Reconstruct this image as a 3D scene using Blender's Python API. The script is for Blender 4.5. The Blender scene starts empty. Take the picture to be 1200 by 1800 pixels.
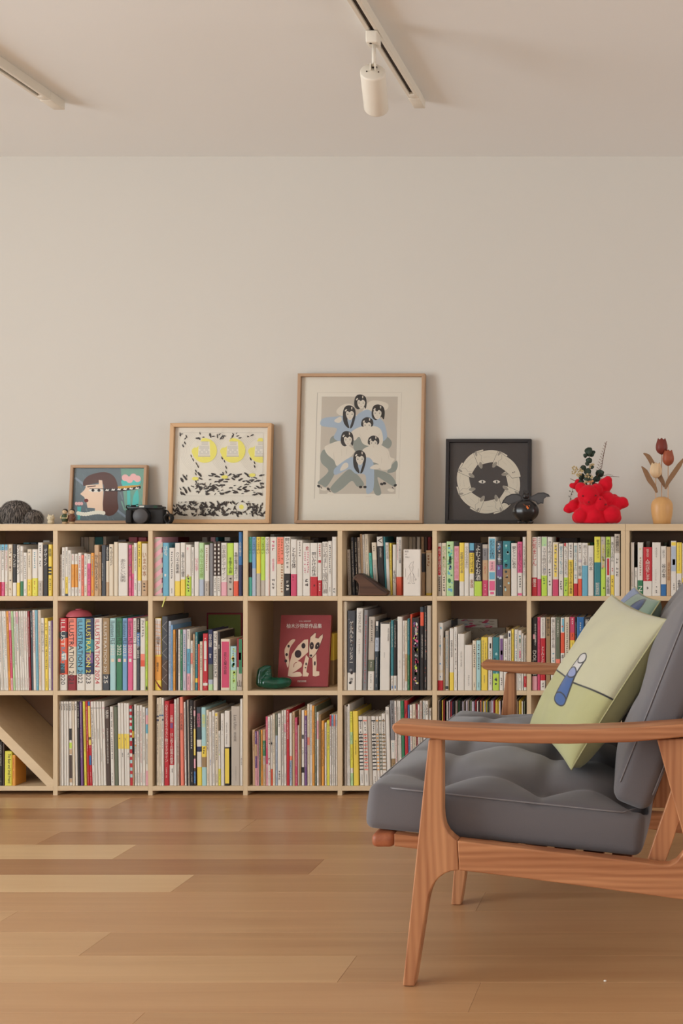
import bpy, bmesh, math, random
from mathutils import Vector, Matrix
R = random.Random(7)
SC = bpy.context.scene
COL = SC.collection
PI = math.pi
# ---------------------------------------------------------------- camera
F, VX, VY, CH = 2150.0, 1190.0, 925.0, 0.955      # focal length in pixels, principal point, camera height
cd = bpy.data.cameras.new('camera'); cam = bpy.data.objects.new('camera', cd); COL.objects.link(cam)
cd.sensor_fit = 'VERTICAL'; cd.sensor_height = 36.0; cd.lens = F / 1800 * 36
cd.shift_x = -(VX - 600) / 1800; cd.shift_y = (VY - 900) / 1800
cam.location = (0, 0, CH); cam.rotation_euler = (PI / 2, 0, 0); cd.clip_start = 0.05
SC.camera = cam
# ---------------------------------------------------------------- light, world, exposure
SC.view_settings.view_transform = 'Standard'; SC.view_settings.look = 'None'
SC.view_settings.gamma = 1.0; SC.view_settings.use_curve_mapping = False
SC.view_settings.exposure = 0.09
W = bpy.data.worlds.new('world'); SC.world = W; W.use_nodes = True
W.node_tree.nodes['Background'].inputs[0].default_value = (0.75, 0.85, 1.0, 1)
W.node_tree.nodes['Background'].inputs[1].default_value = 0.6
def area(name, loc, rot, sx, sy, power, col):
    l = bpy.data.lights.new(name, 'AREA'); l.shape = 'RECTANGLE'; l.size = sx; l.size_y = sy
    l.energy = power; l.color = col
    o = bpy.data.objects.new(name, l); COL.objects.link(o); o.location = loc; o.rotation_euler = rot
    return o
# daylight through the window of the left wall; the right and back lamps are added fills
area('daylight_left', (-5.28, .6, 1.2), (0, -PI / 2 - .32, -.22), 2.1, 3.5, 255, (0.88, 0.96, 1.0))
area('fill_right', (4.08, 2.0, 1.3), (0, PI / 2 + .75, 0), 1.9, 3.0, 68, (1.0, 0.97, 0.93))  # added fill that evens out the wall, no known source there
area('ceiling_fill_back', (.4, -3.45, 1.25), (PI / 2 + 1.3, 0, 0), 3.4, 2.0, 66, (0.96, 0.98, 1.0))  # added fill, tipped steeply upward to bounce off the ceiling

# ---------------------------------------------------------------- helpers
def lin(c): return tuple(((v / 255) / 12.92 if v / 255 <= .04045 else ((v / 255 + .055) / 1.055) ** 2.4) for v in c)
MATS = {}
def mat(name, rgb, rough=.55, gain=1.2, noise=.06, spec=.35, nscale=30, **k):
    if name in MATS: return MATS[name]
    m = bpy.data.materials.new(name); m.use_nodes = True; nt = m.node_tree; b = nt.nodes['Principled BSDF']
    c = [min(.86, v * gain) for v in lin(rgb)]
    b.inputs['Roughness'].default_value = rough
    b.inputs['Specular IOR Level'].default_value = spec
    for kk, vv in k.items(): b.inputs[kk.replace('_', ' ')].default_value = vv
    if noise:
        tc = nt.nodes.new('ShaderNodeTexCoord'); nz = nt.nodes.new('ShaderNodeTexNoise'); nz.inputs['Scale'].default_value = nscale
        nz.inputs['Detail'].default_value = 3
        mx = nt.nodes.new('ShaderNodeMix'); mx.data_type = 'RGBA'
        mx.inputs[6].default_value = (*[v * (1 - noise) for v in c], 1); mx.inputs[7].default_value = (*[min(.9, v * (1 + noise)) for v in c], 1)
        nt.links.new(tc.outputs['Object'], nz.inputs['Vector']); nt.links.new(nz.outputs['Fac'], mx.inputs[0])
        nt.links.new(mx.outputs[2], b.inputs['Base Color'])
    else: b.inputs['Base Color'].default_value = (*c, 1)
    MATS[name] = m; return m
def wood(name, a, b_, axis=0, scale=1.0, gain=1.2, rough=.45, rings=False, bump=.15, contrast=1.0, stretch=14, coord='Object'):
    """two-tone grain streaks along one axis"""
    if name in MATS: return MATS[name]
    m = bpy.data.materials.new(name); m.use_nodes = True; nt = m.node_tree; N = nt.nodes; L = nt.links; p = N['Principled BSDF']
    A = [min(.86, v * gain) for v in lin(a)]; B = [min(.86, v * gain) for v in lin(b_)]
    tc = N.new('ShaderNodeTexCoord'); oi = N.new('ShaderNodeObjectInfo'); ad = N.new('ShaderNodeVectorMath'); ad.operation = 'ADD'
    ml = N.new('ShaderNodeVectorMath'); ml.operation = 'SCALE'; cx = N.new('ShaderNodeCombineXYZ')
    for i in range(3): L.new(oi.outputs['Random'], cx.inputs[i])
    L.new(cx.outputs[0], ml.inputs[0]); ml.inputs['Scale'].default_value = 7.0
    L.new(tc.outputs[coord], ad.inputs[0]); L.new(ml.outputs[0], ad.inputs[1])
    mp = N.new('ShaderNodeMapping'); s = [stretch * scale] * 3; s[axis] = .55 * scale; mp.inputs['Scale'].default_value = s
    L.new(ad.outputs[0], mp.inputs['Vector'])
    nz = N.new('ShaderNodeTexNoise'); nz.inputs['Scale'].default_value = 2.2; nz.inputs['Detail'].default_value = 6; nz.inputs['Distortion'].default_value = .6
    L.new(mp.outputs[0], nz.inputs['Vector'])
    fine = N.new('ShaderNodeTexNoise'); fine.inputs['Scale'].default_value = 14; fine.inputs['Detail'].default_value = 2
    L.new(mp.outputs[0], fine.inputs['Vector'])
    mr = N.new('ShaderNodeMapRange'); mr.inputs[1].default_value = .5 - .2 / contrast; mr.inputs[2].default_value = .5 + .2 / contrast
    if rings:
        wv = N.new('ShaderNodeTexWave'); wv.wave_type = 'BANDS'; wv.bands_direction = 'X' if axis == 2 else 'Z'; wv.inputs['Scale'].default_value = 3.2
        wv.inputs['Distortion'].default_value = 8; wv.inputs['Detail'].default_value = 2; wv.inputs['Detail Scale'].default_value = .5
        mp2 = N.new('ShaderNodeMapping'); s2 = [7 * scale] * 3; s2[axis] = 1.5 * scale; mp2.inputs['Scale'].default_value = s2
        L.new(ad.outputs[0], mp2.inputs['Vector']); L.new(mp2.outputs[0], wv.inputs['Vector'])
        ma = N.new('ShaderNodeMath'); ma.operation = 'MULTIPLY_ADD'; ma.inputs[1].default_value = .13; L.new(wv.outputs['Fac'], ma.inputs[0])
        mm = N.new('ShaderNodeMath'); mm.operation = 'MULTIPLY'; mm.inputs[1].default_value = .87; L.new(nz.outputs['Fac'], mm.inputs[0]); L.new(mm.outputs[0], ma.inputs[2])
        L.new(ma.outputs[0], mr.inputs[0])
    else: L.new(nz.outputs['Fac'], mr.inputs[0])
    m2 = N.new('ShaderNodeMath'); m2.operation = 'MULTIPLY_ADD'; m2.inputs[1].default_value = .35; m2.inputs[2].default_value = -.17
    L.new(fine.outputs['Fac'], m2.inputs[0]); m3 = N.new('ShaderNodeMath'); m3.operation = 'ADD'; m3.use_clamp = True
    L.new(m2.outputs[0], m3.inputs[0]); L.new(mr.outputs[0], m3.inputs[1])
    mx = N.new('ShaderNodeMix'); mx.data_type = 'RGBA'; mx.inputs[6].default_value = (*A, 1); mx.inputs[7].default_value = (*B, 1)
    L.new(m3.outputs[0], mx.inputs[0]); L.new(mx.outputs[2], p.inputs['Base Color'])
    p.inputs['Roughness'].default_value = rough; p.inputs['Specular IOR Level'].default_value = .6 if name.startswith('oak_floor') else .35
    if bump:
        bp = N.new('ShaderNodeBump'); bp.inputs['Strength'].default_value = bump; bp.inputs['Distance'].default_value = .001
        L.new(fine.outputs['Fac'], bp.inputs['Height']); L.new(bp.outputs[0], p.inputs['Normal'])
    MATS[name] = m; return m

def P(px, py, Y): return Vector(((px - VX) * Y / F, Y, CH - (py - VY) * Y / F))
def link(name, me, parent=None, loc=None):
    o = bpy.data.objects.new(name, me); COL.objects.link(o)
    if parent: o.parent = parent
    if loc is not None: o.location = loc
    return o
def tag(o, label, cat=None, group=None, kind=None):
    if label: o['label'] = label
    if cat: o['category'] = cat
    if group: o['group'] = group
    if kind: o['kind'] = kind
    return o
def root(name, loc, label, cat, group=None, rot=None):
    o = link(name, None, None, loc); o.empty_display_size = .05
    if rot: o.rotation_euler = rot
    return tag(o, label, cat, group)
def mesh(name, vs, fs, mats, idx=None, parent=None, loc=None, smooth=False):
    me = bpy.data.meshes.new(name); me.from_pydata([tuple(v) for v in vs], [], fs)
    for m in (mats if isinstance(mats, (list, tuple)) else [mats]): me.materials.append(m)
    if idx: me.polygons.foreach_set('material_index', idx)
    if smooth: me.polygons.foreach_set('use_smooth', [True] * len(me.polygons))
    me.update(); return link(name, me, parent, loc)
class MB:
    """collects shapes; build() links them as one mesh object"""
    def __init__(s): s.v = []; s.f = []; s.m = []; s.mats = []
    def mi(s, m):
        if m not in s.mats: s.mats.append(m)
        return s.mats.index(m)
    def add(s, vs, fs, m):
        k = len(s.v); i = s.mi(m); s.v += [tuple(v) for v in vs]; s.f += [[k + a for a in f] for f in fs]; s.m += [i] * len(fs)
    def box(s, x0, x1, y0, y1, z0, z1, m):
        s.add([(x0, y0, z0), (x1, y0, z0), (x1, y1, z0), (x0, y1, z0), (x0, y0, z1), (x1, y0, z1), (x1, y1, z1), (x0, y1, z1)],
              [(0, 3, 2, 1), (4, 5, 6, 7), (0, 1, 5, 4), (1, 2, 6, 5), (2, 3, 7, 6), (3, 0, 4, 7)], m)
    def bev(s, x0, x1, y0, y1, z0, z1, r, m, seg=2):
        bm = bmesh.new(); bmesh.ops.create_cube(bm, size=1)
        for v in bm.verts: v.co = Vector(((x0 + x1) / 2 + v.co.x * (x1 - x0), (y0 + y1) / 2 + v.co.y * (y1 - y0), (z0 + z1) / 2 + v.co.z * (z1 - z0)))
        bmesh.ops.bevel(bm, geom=bm.edges[:], offset=r, segments=seg, affect='EDGES', profile=.5); s.bm(bm, m)
    def bm(s, bm, m, M=None):
        bm.verts.index_update()
        s.add([(M @ v.co) if M else v.co for v in bm.verts], [[v.index for v in f.verts] for f in bm.faces], m); bm.free()
    def prism(s, pts, y0, y1, m):
        """polygon in XZ extruded along Y"""
        n = len(pts)
        a = sum(pts[i][0] * pts[(i + 1) % n][1] - pts[(i + 1) % n][0] * pts[i][1] for i in range(n))
        if a < 0: pts = pts[::-1]
        vs = [(x, y0, z) for x, z in pts] + [(x, y1, z) for x, z in pts]
        fs = [list(range(n)), list(range(2 * n - 1, n - 1, -1))] + [(i, n + i, n + (i + 1) % n, (i + 1) % n) for i in range(n)]
        s.add(vs, fs, m)
    def lathe(s, prof, m, c=(0, 0, 0), n=24, ms=None, M=None):
        """profile of (radius, z) turned round Z"""
        vs = []; fs = []
        for r, z in prof:
            for i in range(n):
                a = 2 * PI * i / n; v = Vector((r * math.cos(a), r * math.sin(a), z))
                vs.append((M @ v if M else v) + Vector(c))
        for j in range(len(prof) - 1):
            for i in range(n): fs.append((j * n + i, j * n + (i + 1) % n, (j + 1) * n + (i + 1) % n, (j + 1) * n + i))
        fs.append(list(range(n))[::-1]); fs.append(list(range((len(prof) - 1) * n, len(prof) * n))); s.add(vs, fs, m)
    def tube(s, pts, r, m, n=8):
        pts = [Vector(p) for p in pts]; rs = r if isinstance(r, (list, tuple)) else [r] * len(pts); vs = []; fs = []; up = None
        for i, p in enumerate(pts):
            t = (pts[min(i + 1, len(pts) - 1)] - pts[max(i - 1, 0)]).normalized()
            if up is None: up = Vector((0, 0, 1)) if abs(t.z) < .9 else Vector((0, 1, 0))
            a = t.cross(up).normalized(); b = a.cross(t).normalized(); up = b
            for k in range(n):
                q = 2 * PI * k / n; vs.append(p + (a * math.cos(q) + b * math.sin(q)) * rs[i])
        for j in range(len(pts) - 1):
            for i in range(n): fs.append((j * n + i, j * n + (i + 1) % n, (j + 1) * n + (i + 1) % n, (j + 1) * n + i))
        fs.append(list(range(n))[::-1]); fs.append(list(range((len(pts) - 1) * n, len(pts) * n))); s.add(vs, fs, m)
    def ball(s, c, r, m, seg=16, sc=(1, 1, 1)):
        bm = bmesh.new(); bmesh.ops.create_uvsphere(bm, u_segments=seg, v_segments=max(6, seg // 2), radius=1)
        for v in bm.verts: v.co = Vector((c[0] + v.co.x * r * sc[0], c[1] + v.co.y * r * sc[1], c[2] + v.co.z * r * sc[2]))
        s.bm(bm, m)
    def build(s, name, parent=None, smooth=False, loc=None):
        return mesh(name, s.v, s.f, s.mats, s.m, parent, loc, smooth)
def bevel(o, w=.003, seg=3, ang=35):
    b = o.modifiers.new('bevel', 'BEVEL'); b.width = w; b.segments = seg; b.limit_method = 'ANGLE'; b.angle_limit = math.radians(ang)
    o.data.polygons.foreach_set('use_smooth', [True] * len(o.data.polygons))
    wn = o.modifiers.new('wn', 'WEIGHTED_NORMAL'); wn.keep_sharp = True
    return o
def smooth_poly(pts, n=4, closed=True):
    out = []; k = len(pts)
    for i in range(k if closed else k - 1):
        p = [Vector(pts[(i + j - 1) % k] if closed else pts[min(max(i + j - 1, 0), k - 1)]) for j in range(4)]
        for q in range(n):
            t = q / n; out.append(.5 * ((2 * p[1]) + (-p[0] + p[2]) * t + (2 * p[0] - 5 * p[1] + 4 * p[2] - p[3]) * t * t + (-p[0] + 3 * p[1] - 3 * p[2] + p[3]) * t ** 3))
    if not closed: out.append(Vector(pts[-1]))
    return [tuple(v) for v in out]

# ---------------------------------------------------------------- room
m_wall = mat('wall_paint', (207, 201, 192), .9, 1.0, .012, .2, nscale=1.5)
m_ceil = mat('ceiling_paint', (236, 234, 231), .9, 1.06, .012, .2, nscale=1.5)
YF, YW, CZ = 4.34, 4.64, 2.358
XL, XR, YB = -5.2, 4.0, -3.4
def slab(name, *b, m=m_wall):
    q = MB(); q.box(*b, m); return tag(q.build(name), None, kind='structure')
slab('wall_back', XL - .1, XR + .1, YW, YW + .1, -.05, CZ + .1)
q = MB()
q.box(XR, XR + .1, YB, .5, -.05, CZ, m_wall); q.box(XR, XR + .1, 3.5, YW, -.05, CZ, m_wall); q.box(XR, XR + .1, .5, 3.5, -.05, .3, m_wall); q.box(XR, XR + .1, .5, 3.5, 2.2, CZ, m_wall)
tag(q.build('wall_right'), None, kind='structure')
q = MB()
q.box(XL - .1, XL, YB, -1.15, -.05, CZ, m_wall); q.box(XL - .1, XL, 2.35, YW, -.05, CZ, m_wall)
q.box(XL - .1, XL, -1.15, 2.35, -.05, .15, m_wall); q.box(XL - .1, XL, -1.15, 2.35, 2.2, CZ, m_wall)
tag(q.build('wall_left'), None, kind='structure')
q = MB()
q.box(XL - .1, -1.4, YB - .1, YB, -.05, CZ, m_wall); q.box(2.2, XR + .1, YB - .1, YB, -.05, CZ, m_wall)
q.box(-1.4, 2.2, YB - .1, YB, 2.25, CZ, m_wall); q.box(-1.4, 2.2, YB - .1, YB, -.05, .25, m_wall)
tag(q.build('wall_front'), None, kind='structure')
slab('ceiling', XL - .1, XR + .1, YB - .1, YW + .1, CZ, CZ + .1, m=m_ceil)
m_white = mat('white_enamel', (214, 206, 192), .4, 1.15, .02)
q = MB()
for y0, y1, z0, z1 in ((-1.15, -1.09, .15, 2.2), (2.29, 2.35, .15, 2.2), (-1.09, 2.29, .15, .21), (-1.09, 2.29, 2.14, 2.2), (.57, .63, .21, 2.14)): q.box(XL - .06, XL - .01, y0, y1, z0, z1, m_white)
tag(q.build('window_1'), None, kind='structure')

# ---------------------------------------------------------------- floor planks
fl = link('floor', None); tag(fl, None, kind='structure'); fl.empty_display_size = .1
sub = MB(); sub.box(XL - .1, XR + .1, YB - .1, YW, -.05, -.0125, mat('floor_underlay', (110, 75, 50), .9)); sub.build('underlay', fl)
TONES = [((184, 143, 102), (168, 126, 87)), ((188, 147, 106), (174, 131, 92)), ((170, 126, 87), (153, 108, 73)), ((196, 158, 116), (182, 142, 101)), ((207, 174, 131), (197, 161, 118))]
m_fl = [wood('oak_floor_%s' % n, a, b, 0, 1.0, 1.14, .33, stretch=9, bump=.06, contrast=.8) for n, (a, b) in zip(('mid', 'warm', 'dark', 'fair', 'pale'), TONES)]
PWID = .1581
KN = {0: (-1.92, 3, 2), 3: (-1.924, 1, 2), 4: (-1.62, 4, 0), 5: (-1.012, 2, 1), 6: (-1.322, 4, 0), 8: (-1.634, 3, 1), 9: (-1.33, 3, 0), 10: (-.712, 3, 0), 11: (-.411, 1, 0), 12: (-1.045, 1, 0), 1: (-.9, 2, 0), 2: (-2.9, 1, 1), 7: (-.5, 1, 0)}
for i in range(-2, 52):
    y1 = 4.30 - PWID * i; y0 = y1 - PWID
    if y0 < YB: break
    y1 = min(y1, YW)
    k, tl, tr = KN.get(i, (R.uniform(-2.4, .2), R.choice((0, 1, 1, 3)), R.choice((0, 1, 2))))
    xs = [k]
    while xs[0] > XL: xs.insert(0, xs[0] - R.uniform(1.5, 1.9))
    while xs[-1] < XR: xs.append(xs[-1] + R.uniform(1.5, 1.9))
    for a, b in zip(xs, xs[1:]):
        a = max(a, XL); b = min(b, XR)
        if b - a < .03: continue
        t = tl if abs(b - k) < 1e-6 else tr if abs(a - k) < 1e-6 else R.choice((0, 0, 1, 1, 2))
        q = MB(); g = .0002; w = y1 - y0; c = .0004
        x0, x1, ya, yb = -(b - a) / 2 + g, (b - a) / 2 - g, -w / 2 + g, w / 2 - g
        vs = [(x0, ya, -.012), (x1, ya, -.012), (x1, yb, -.012), (x0, yb, -.012), (x0, ya, -c), (x1, ya, -c), (x1, yb, -c), (x0, yb, -c),
              (x0 + c, ya + c, 0), (x1 - c, ya + c, 0), (x1 - c, yb - c, 0), (x0 + c, yb - c, 0)]
        fs = [(0, 3, 2, 1), (8, 9, 10, 11)] + [(j, (j + 1) % 4, 4 + (j + 1) % 4, 4 + j) for j in range(4)] + [(4 + j, 4 + (j + 1) % 4, 8 + (j + 1) % 4, 8 + j) for j in range(4)]
        mesh('plank', vs, fs, m_fl[t], None, fl, ((a + b) / 2, (y0 + y1) / 2, 0))

# ---------------------------------------------------------------- ceiling tracks and spotlight
m_slot = mat('track_slot', (62, 44, 34), .6, .8)
def track(x, yend, label):
    t = root('ceiling_track', (x, yend, CZ), label, 'track light rail', 'white lighting tracks on the ceiling')
    L = 3.6; q = MB(); w = .0175; h = .030
    q.box(-w, -.0065, -L, -.09, -h, 0, m_white); q.box(.0065, w, -L, -.09, -h, 0, m_white); q.box(-.0065, .0065, -L, -.09, -.006, 0, m_white)
    bevel(q.build('rail', t), .0012, 2)
    q = MB(); q.box(-.0063, .0063, -L, -.092, -.022, -.0065, m_slot); tag(q.build('slot', t), 'dark brown slot of the rail')
    q = MB(); q.bev(-w - .001, w + .001, -.09, 0, -h - .0015, 0, .002, m_white); q.bev(-.011, .011, -.125, -.089, -h - .0005, -.012, .001, m_white)
    q.build('end_cap', t, True); return t
track(-.845, 4.016, 'white ceiling track with dark slot, carrying the spotlight')
track(-2.035, 4.03, 'white ceiling track with dark slot, empty, at the upper left corner')
sp = root('spotlight', (-.845, 3.40, CZ - .031), 'white cylinder spotlight hanging from the right ceiling track', 'lamp')
q = MB(); q.bev(-.0165, .0165, -.021, .024, -.034, -.0005, .004, m_white, 3); q.build('track_adapter', sp, True)
q = MB(); q.lathe([(.0035, -.0345), (.0035, -.0355)], m_slot, (-.004, -.012, 0)); q.build('screw', sp)
q = MB(); q.lathe([(.0055, -.034), (.0055, -.095)], m_white, (.002, .0, 0), 16); q.build('stem', sp, True)
a = math.radians(58); axis = Vector((-.125, math.sin(a), -math.cos(a))).normalized()
top = Vector((.0, -.006, -.109)); M = axis.to_track_quat('Z', 'Y').to_matrix().to_4x4(); M.translation = top
q = MB(); r = .0345
q.lathe([(.001, .001), (r - .003, .001), (r - .0005, .003), (r, .008), (r, .126), (r - .002, .130), (r - .004, .130), (r - .006, .105), (.001, .105)], m_white, n=40, M=M); q.build('lamp_housing', sp, True)
q = MB(); q.lathe([(.001, .104), (r - .0065, .104), (r - .0065, .1045), (.001, .1045)], mat('lamp_glass', (230, 225, 215), .2), n=24, M=M); q.build('lens', sp)
for s in (-1, 1):
    q = MB(); q.lathe([(.002, -.0006), (.0022, .0008)], m_slot, n=10, M=M @ Matrix.Translation((s * .016, -.002, 0))); q.build('screw', sp)
q = MB(); q.box(-.007, -.004, -.012, .010, -.107, -.089, m_white); q.box(.006, .009, -.012, .010, -.107, -.089, m_white); q.tube([(-.009, 0, -.096), (.011, 0, -.096)], .0025, m_slot); q.build('hinge', sp)
# ---------------------------------------------------------------- bookshelf
m_sh = wood('birch_shelf', (206, 183, 150), (196, 171, 137), 0, 1.2, 1.12, .5, stretch=10, bump=.05, contrast=.7)
m_shv = wood('birch_upright', (206, 183, 150), (196, 171, 137), 2, 1.2, 1.12, .5, stretch=10, bump=.05, contrast=.7)
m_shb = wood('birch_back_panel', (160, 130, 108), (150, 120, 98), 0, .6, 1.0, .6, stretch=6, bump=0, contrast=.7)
DEP = .285; S = YF / F
def PX(px): return (px - VX) * S
def PZ(py): return CH - (py - VY) * S
ROWZ = {1: (933, 1048), 2: (1056, 1214.3), 3: (1222, 1382)}
def shelf_unit(divs, w0, w1, label):
    """divs: uprights as (px left, px right); w0, w1 outer px"""
    x0, x1 = PX(w0), PX(w1); t = root('bookcase', (x0, YF, 0), label, 'bookcase', 'low pale wood bookcases along the wall'); W_ = x1 - x0
    q = MB(); q.box(0, W_, 0, DEP, PZ(933), PZ(921), m_sh); bevel(q.build('top_board', t), .001, 2)
    for i, (a, b) in enumerate(divs):
        q = MB(); q.box(PX(a) - x0, PX(b) - x0, 0.0006, DEP - .006, 0, PZ(933), m_shv); bevel(q.build('upright', t), .0008, 2)
    for i in range(len(divs) - 1):
        a, b = PX(divs[i][1]) - x0, PX(divs[i + 1][0]) - x0
        for ya, yb in ((1048, 1056), (1214.3, 1222), (1382, 1390)):
            q = MB(); q.box(a, b, .0003, DEP - .006, PZ(yb), PZ(ya), m_sh); bevel(q.build('shelf_board', t), .0007, 2)
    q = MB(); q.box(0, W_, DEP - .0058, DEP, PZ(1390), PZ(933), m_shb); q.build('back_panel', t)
    return t
D1 = [(-74, -66), (93, 101), (260, 268), (427, 435), (593, 601), (759.5, 767.5), (925.5, 933), (1091, 1098.4)]
u1 = shelf_unit(D1, -74, 1098.4, 'long pale birch bookcase of three rows, seven bays wide')
u2 = shelf_unit([(1098.8, 1106), (1264, 1272)], 1098.8, 1272, 'pale birch bookcase at the right end, mostly behind the sofa')
# slanted panel in the lowest left bay
q = MB(); z0, z1 = PZ(1382), PZ(1222); xa, xb = PX(-66), PX(93); th = .0225
q.prism([(xa, z1), (xa + th, z1), (xb, z0 + th), (xb, z0), (xb - th, z0), (xa, z1 - th)], .002 + YF, YF + DEP - .012, m_sh)
o = q.build('slanted_divider', u1); o.matrix_parent_inverse = Matrix.Translation((-PX(-74), -YF, 0))

# ---------------------------------------------------------------- books
PAL = dict(w=((207, 199, 188), 'white'), c=((206, 190, 165), 'cream'), k=((40, 34, 33), 'black'), g=((124, 121, 122), 'grey'), r=((190, 32, 42), 'red'),
    p=((215, 150, 160), 'pink'), o=((222, 145, 50), 'orange'), y=((226, 194, 62), 'yellow'), z=((214, 204, 60), 'lemon yellow'), l=((176, 206, 62), 'lime green'), G=((50, 118, 78), 'green'),
    t=((45, 120, 128), 'teal'), b=((42, 100, 160), 'blue'), n=((38, 44, 82), 'navy'), s=((92, 160, 185), 'sky blue'), v=((110, 72, 125), 'purple'),
    m=((214, 82, 125), 'hot pink'), T=((186, 150, 112), 'tan'), d=((74, 56, 48), 'dark brown'), e=((176, 163, 148), 'beige'), a=((72, 178, 160), 'mint green'),
    q=((160, 170, 185), 'blue grey'), Q=((180, 170, 185), 'lilac'), x=((232, 118, 95), 'salmon'), R=((140, 28, 36), 'dark red'), L=((165, 200, 140), 'pale green'), O=((222, 78, 48), 'orange red'),
    K=((150, 118, 78), 'kraft brown'), V=((96, 102, 80), 'olive'), D=((62, 64, 70), 'slate'), B=((104, 148, 190), 'cornflower blue'), N=((52, 62, 70), 'dark grey blue'), H=((150, 190, 190), 'pale aqua'), J=((200, 60, 95), 'crimson'))
def bm_(c): return mat('paper_' + PAL[c][1].replace(' ', '_'), tuple(v * .86 + .14 * sum(PAL[c][0]) / 3 for v in PAL[c][0]), .5, 1.17, .05, .4, nscale=18)
m_page = mat('page_edges', (205, 190, 165), .85, 1.1, .12, nscale=250)
m_ink = {c: mat('ink_' + n, col, .5, 1.1, 0) for c, n, col in (('k', 'dark', (52, 46, 46)), ('w', 'pale', (215, 208, 196)), ('g', 'grey', (120, 112, 106)), ('r', 'red', (180, 40, 48)), ('s', 'aqua', (70, 140, 155)), ('y', 'lemon', (222, 212, 90)), ('b', 'blue', (50, 80, 150)), ('o', 'brown', (150, 95, 50)), ('l', 'leaf', (120, 150, 50)), ('v', 'violet', (100, 70, 140)), ('m', 'rose', (205, 110, 130)))}
class Ink(dict):
    def __missing__(s, k): return bm_(k)
m_ink = Ink(m_ink)
def lum(c): r, g, b = PAL[c][0]; return .3 * r + .6 * g + .1 * b
def text_mesh(body, material, box, mode, parent, name='title', align=None):
    """letters inside box (x0, x1, z0, z1) on the spine plane; mode v = stacked, r = turned clockwise, h = level"""
    cu = bpy.data.curves.new('t', 'FONT'); cu.body = '\n'.join(body) if mode == 'v' else body; cu.size = 1; cu.space_line = .92 if mode == 'v' else 1
    cu.resolution_u = 2
    if mode == 'v': cu.align_x = 'CENTER'
    ob = bpy.data.objects.new('t', cu); COL.objects.link(ob); dg = bpy.context.evaluated_depsgraph_get()
    me = bpy.data.meshes.new_from_object(ob.evaluated_get(dg)); bpy.data.objects.remove(ob); bpy.data.curves.remove(cu)
    if not len(me.vertices): return None
    pts = [v.co.copy() for v in me.vertices]
    if mode == 'r': pts = [Vector((p.y, -p.x, 0)) for p in pts]
    ax, bx = min(p.x for p in pts), max(p.x for p in pts); ay, by = min(p.y for p in pts), max(p.y for p in pts)
    x0, x1, z0, z1 = box; sx = (x1 - x0) / max(1e-6, bx - ax); sy = (z1 - z0) / max(1e-6, by - ay)
    k = min(max(sx, sy), min(sx, sy) * 1.6); sx, sy = min(sx, k), min(sy, k)
    for v, p in zip(me.vertices, pts):
        v.co = ((x0 + x1) / 2 + (p.x - (ax + bx) / 2) * sx, 0, (z0 + z1) / 2 + (p.y - (ay + by) / 2) * sy)
    me.materials.clear(); me.materials.append(material); me.name = name
    return link(name, me, parent)
def glyphs(q, x0, x1, z0, z1, m, rng, size=None):
    """a column of tiny illegible strokes"""
    w = x1 - x0; g = size or w
    n = int((z1 - z0) / (g * 1.12))
    for i in range(max(1, n)):
        if rng.random() < .08: continue
        zc = z1 - g * 1.12 * (i + .5); xc = (x0 + x1) / 2; h = g * .42; t = g * .085
        for _ in range(2):
            zz = zc + rng.uniform(-h, h) * .8; a = h * rng.uniform(.5, 1); xx = xc + rng.uniform(-.2, .2) * h
            q.add([(xx - a, -.0002, zz - t), (xx + a, -.0002, zz - t), (xx + a, -.0002, zz + t), (xx - a, -.0002, zz + t)], [(0, 1, 2, 3)], m)
        for _ in range(2):
            xx = xc + rng.uniform(-h, h) * .8; a = h * rng.uniform(.4, 1); zz = zc + rng.uniform(-.2, .2) * h
            q.add([(xx - t, -.00022, zz - a), (xx + t, -.00022, zz - a), (xx + t, -.00022, zz + a), (xx - t, -.00022, zz + a)], [(0, 1, 2, 3)], m)
ORD = ['first', 'second', 'third', 'fourth', 'fifth', 'sixth', 'seventh', 'eighth', 'ninth', 'tenth', 'eleventh', 'twelfth', 'thirteenth', 'fourteenth', 'fifteenth', 'sixteenth', 'seventeenth', 'eighteenth', 'nineteenth', 'twentieth'] + ['twenty ' + s for s in ('first', 'second', 'third', 'fourth', 'fifth', 'sixth', 'seventh', 'eighth', 'ninth')] + ['thirtieth'] + ['thirty ' + s for s in ('first', 'second', 'third', 'fourth', 'fifth', 'sixth', 'seventh', 'eighth', 'ninth')]
BAY = ['first', 'second', 'third', 'fourth', 'fifth', 'sixth', 'seventh', 'eighth']
ROWN = {1: 'top', 2: 'middle', 3: 'bottom'}
BAYY = {(1, 4): .045}
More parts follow.
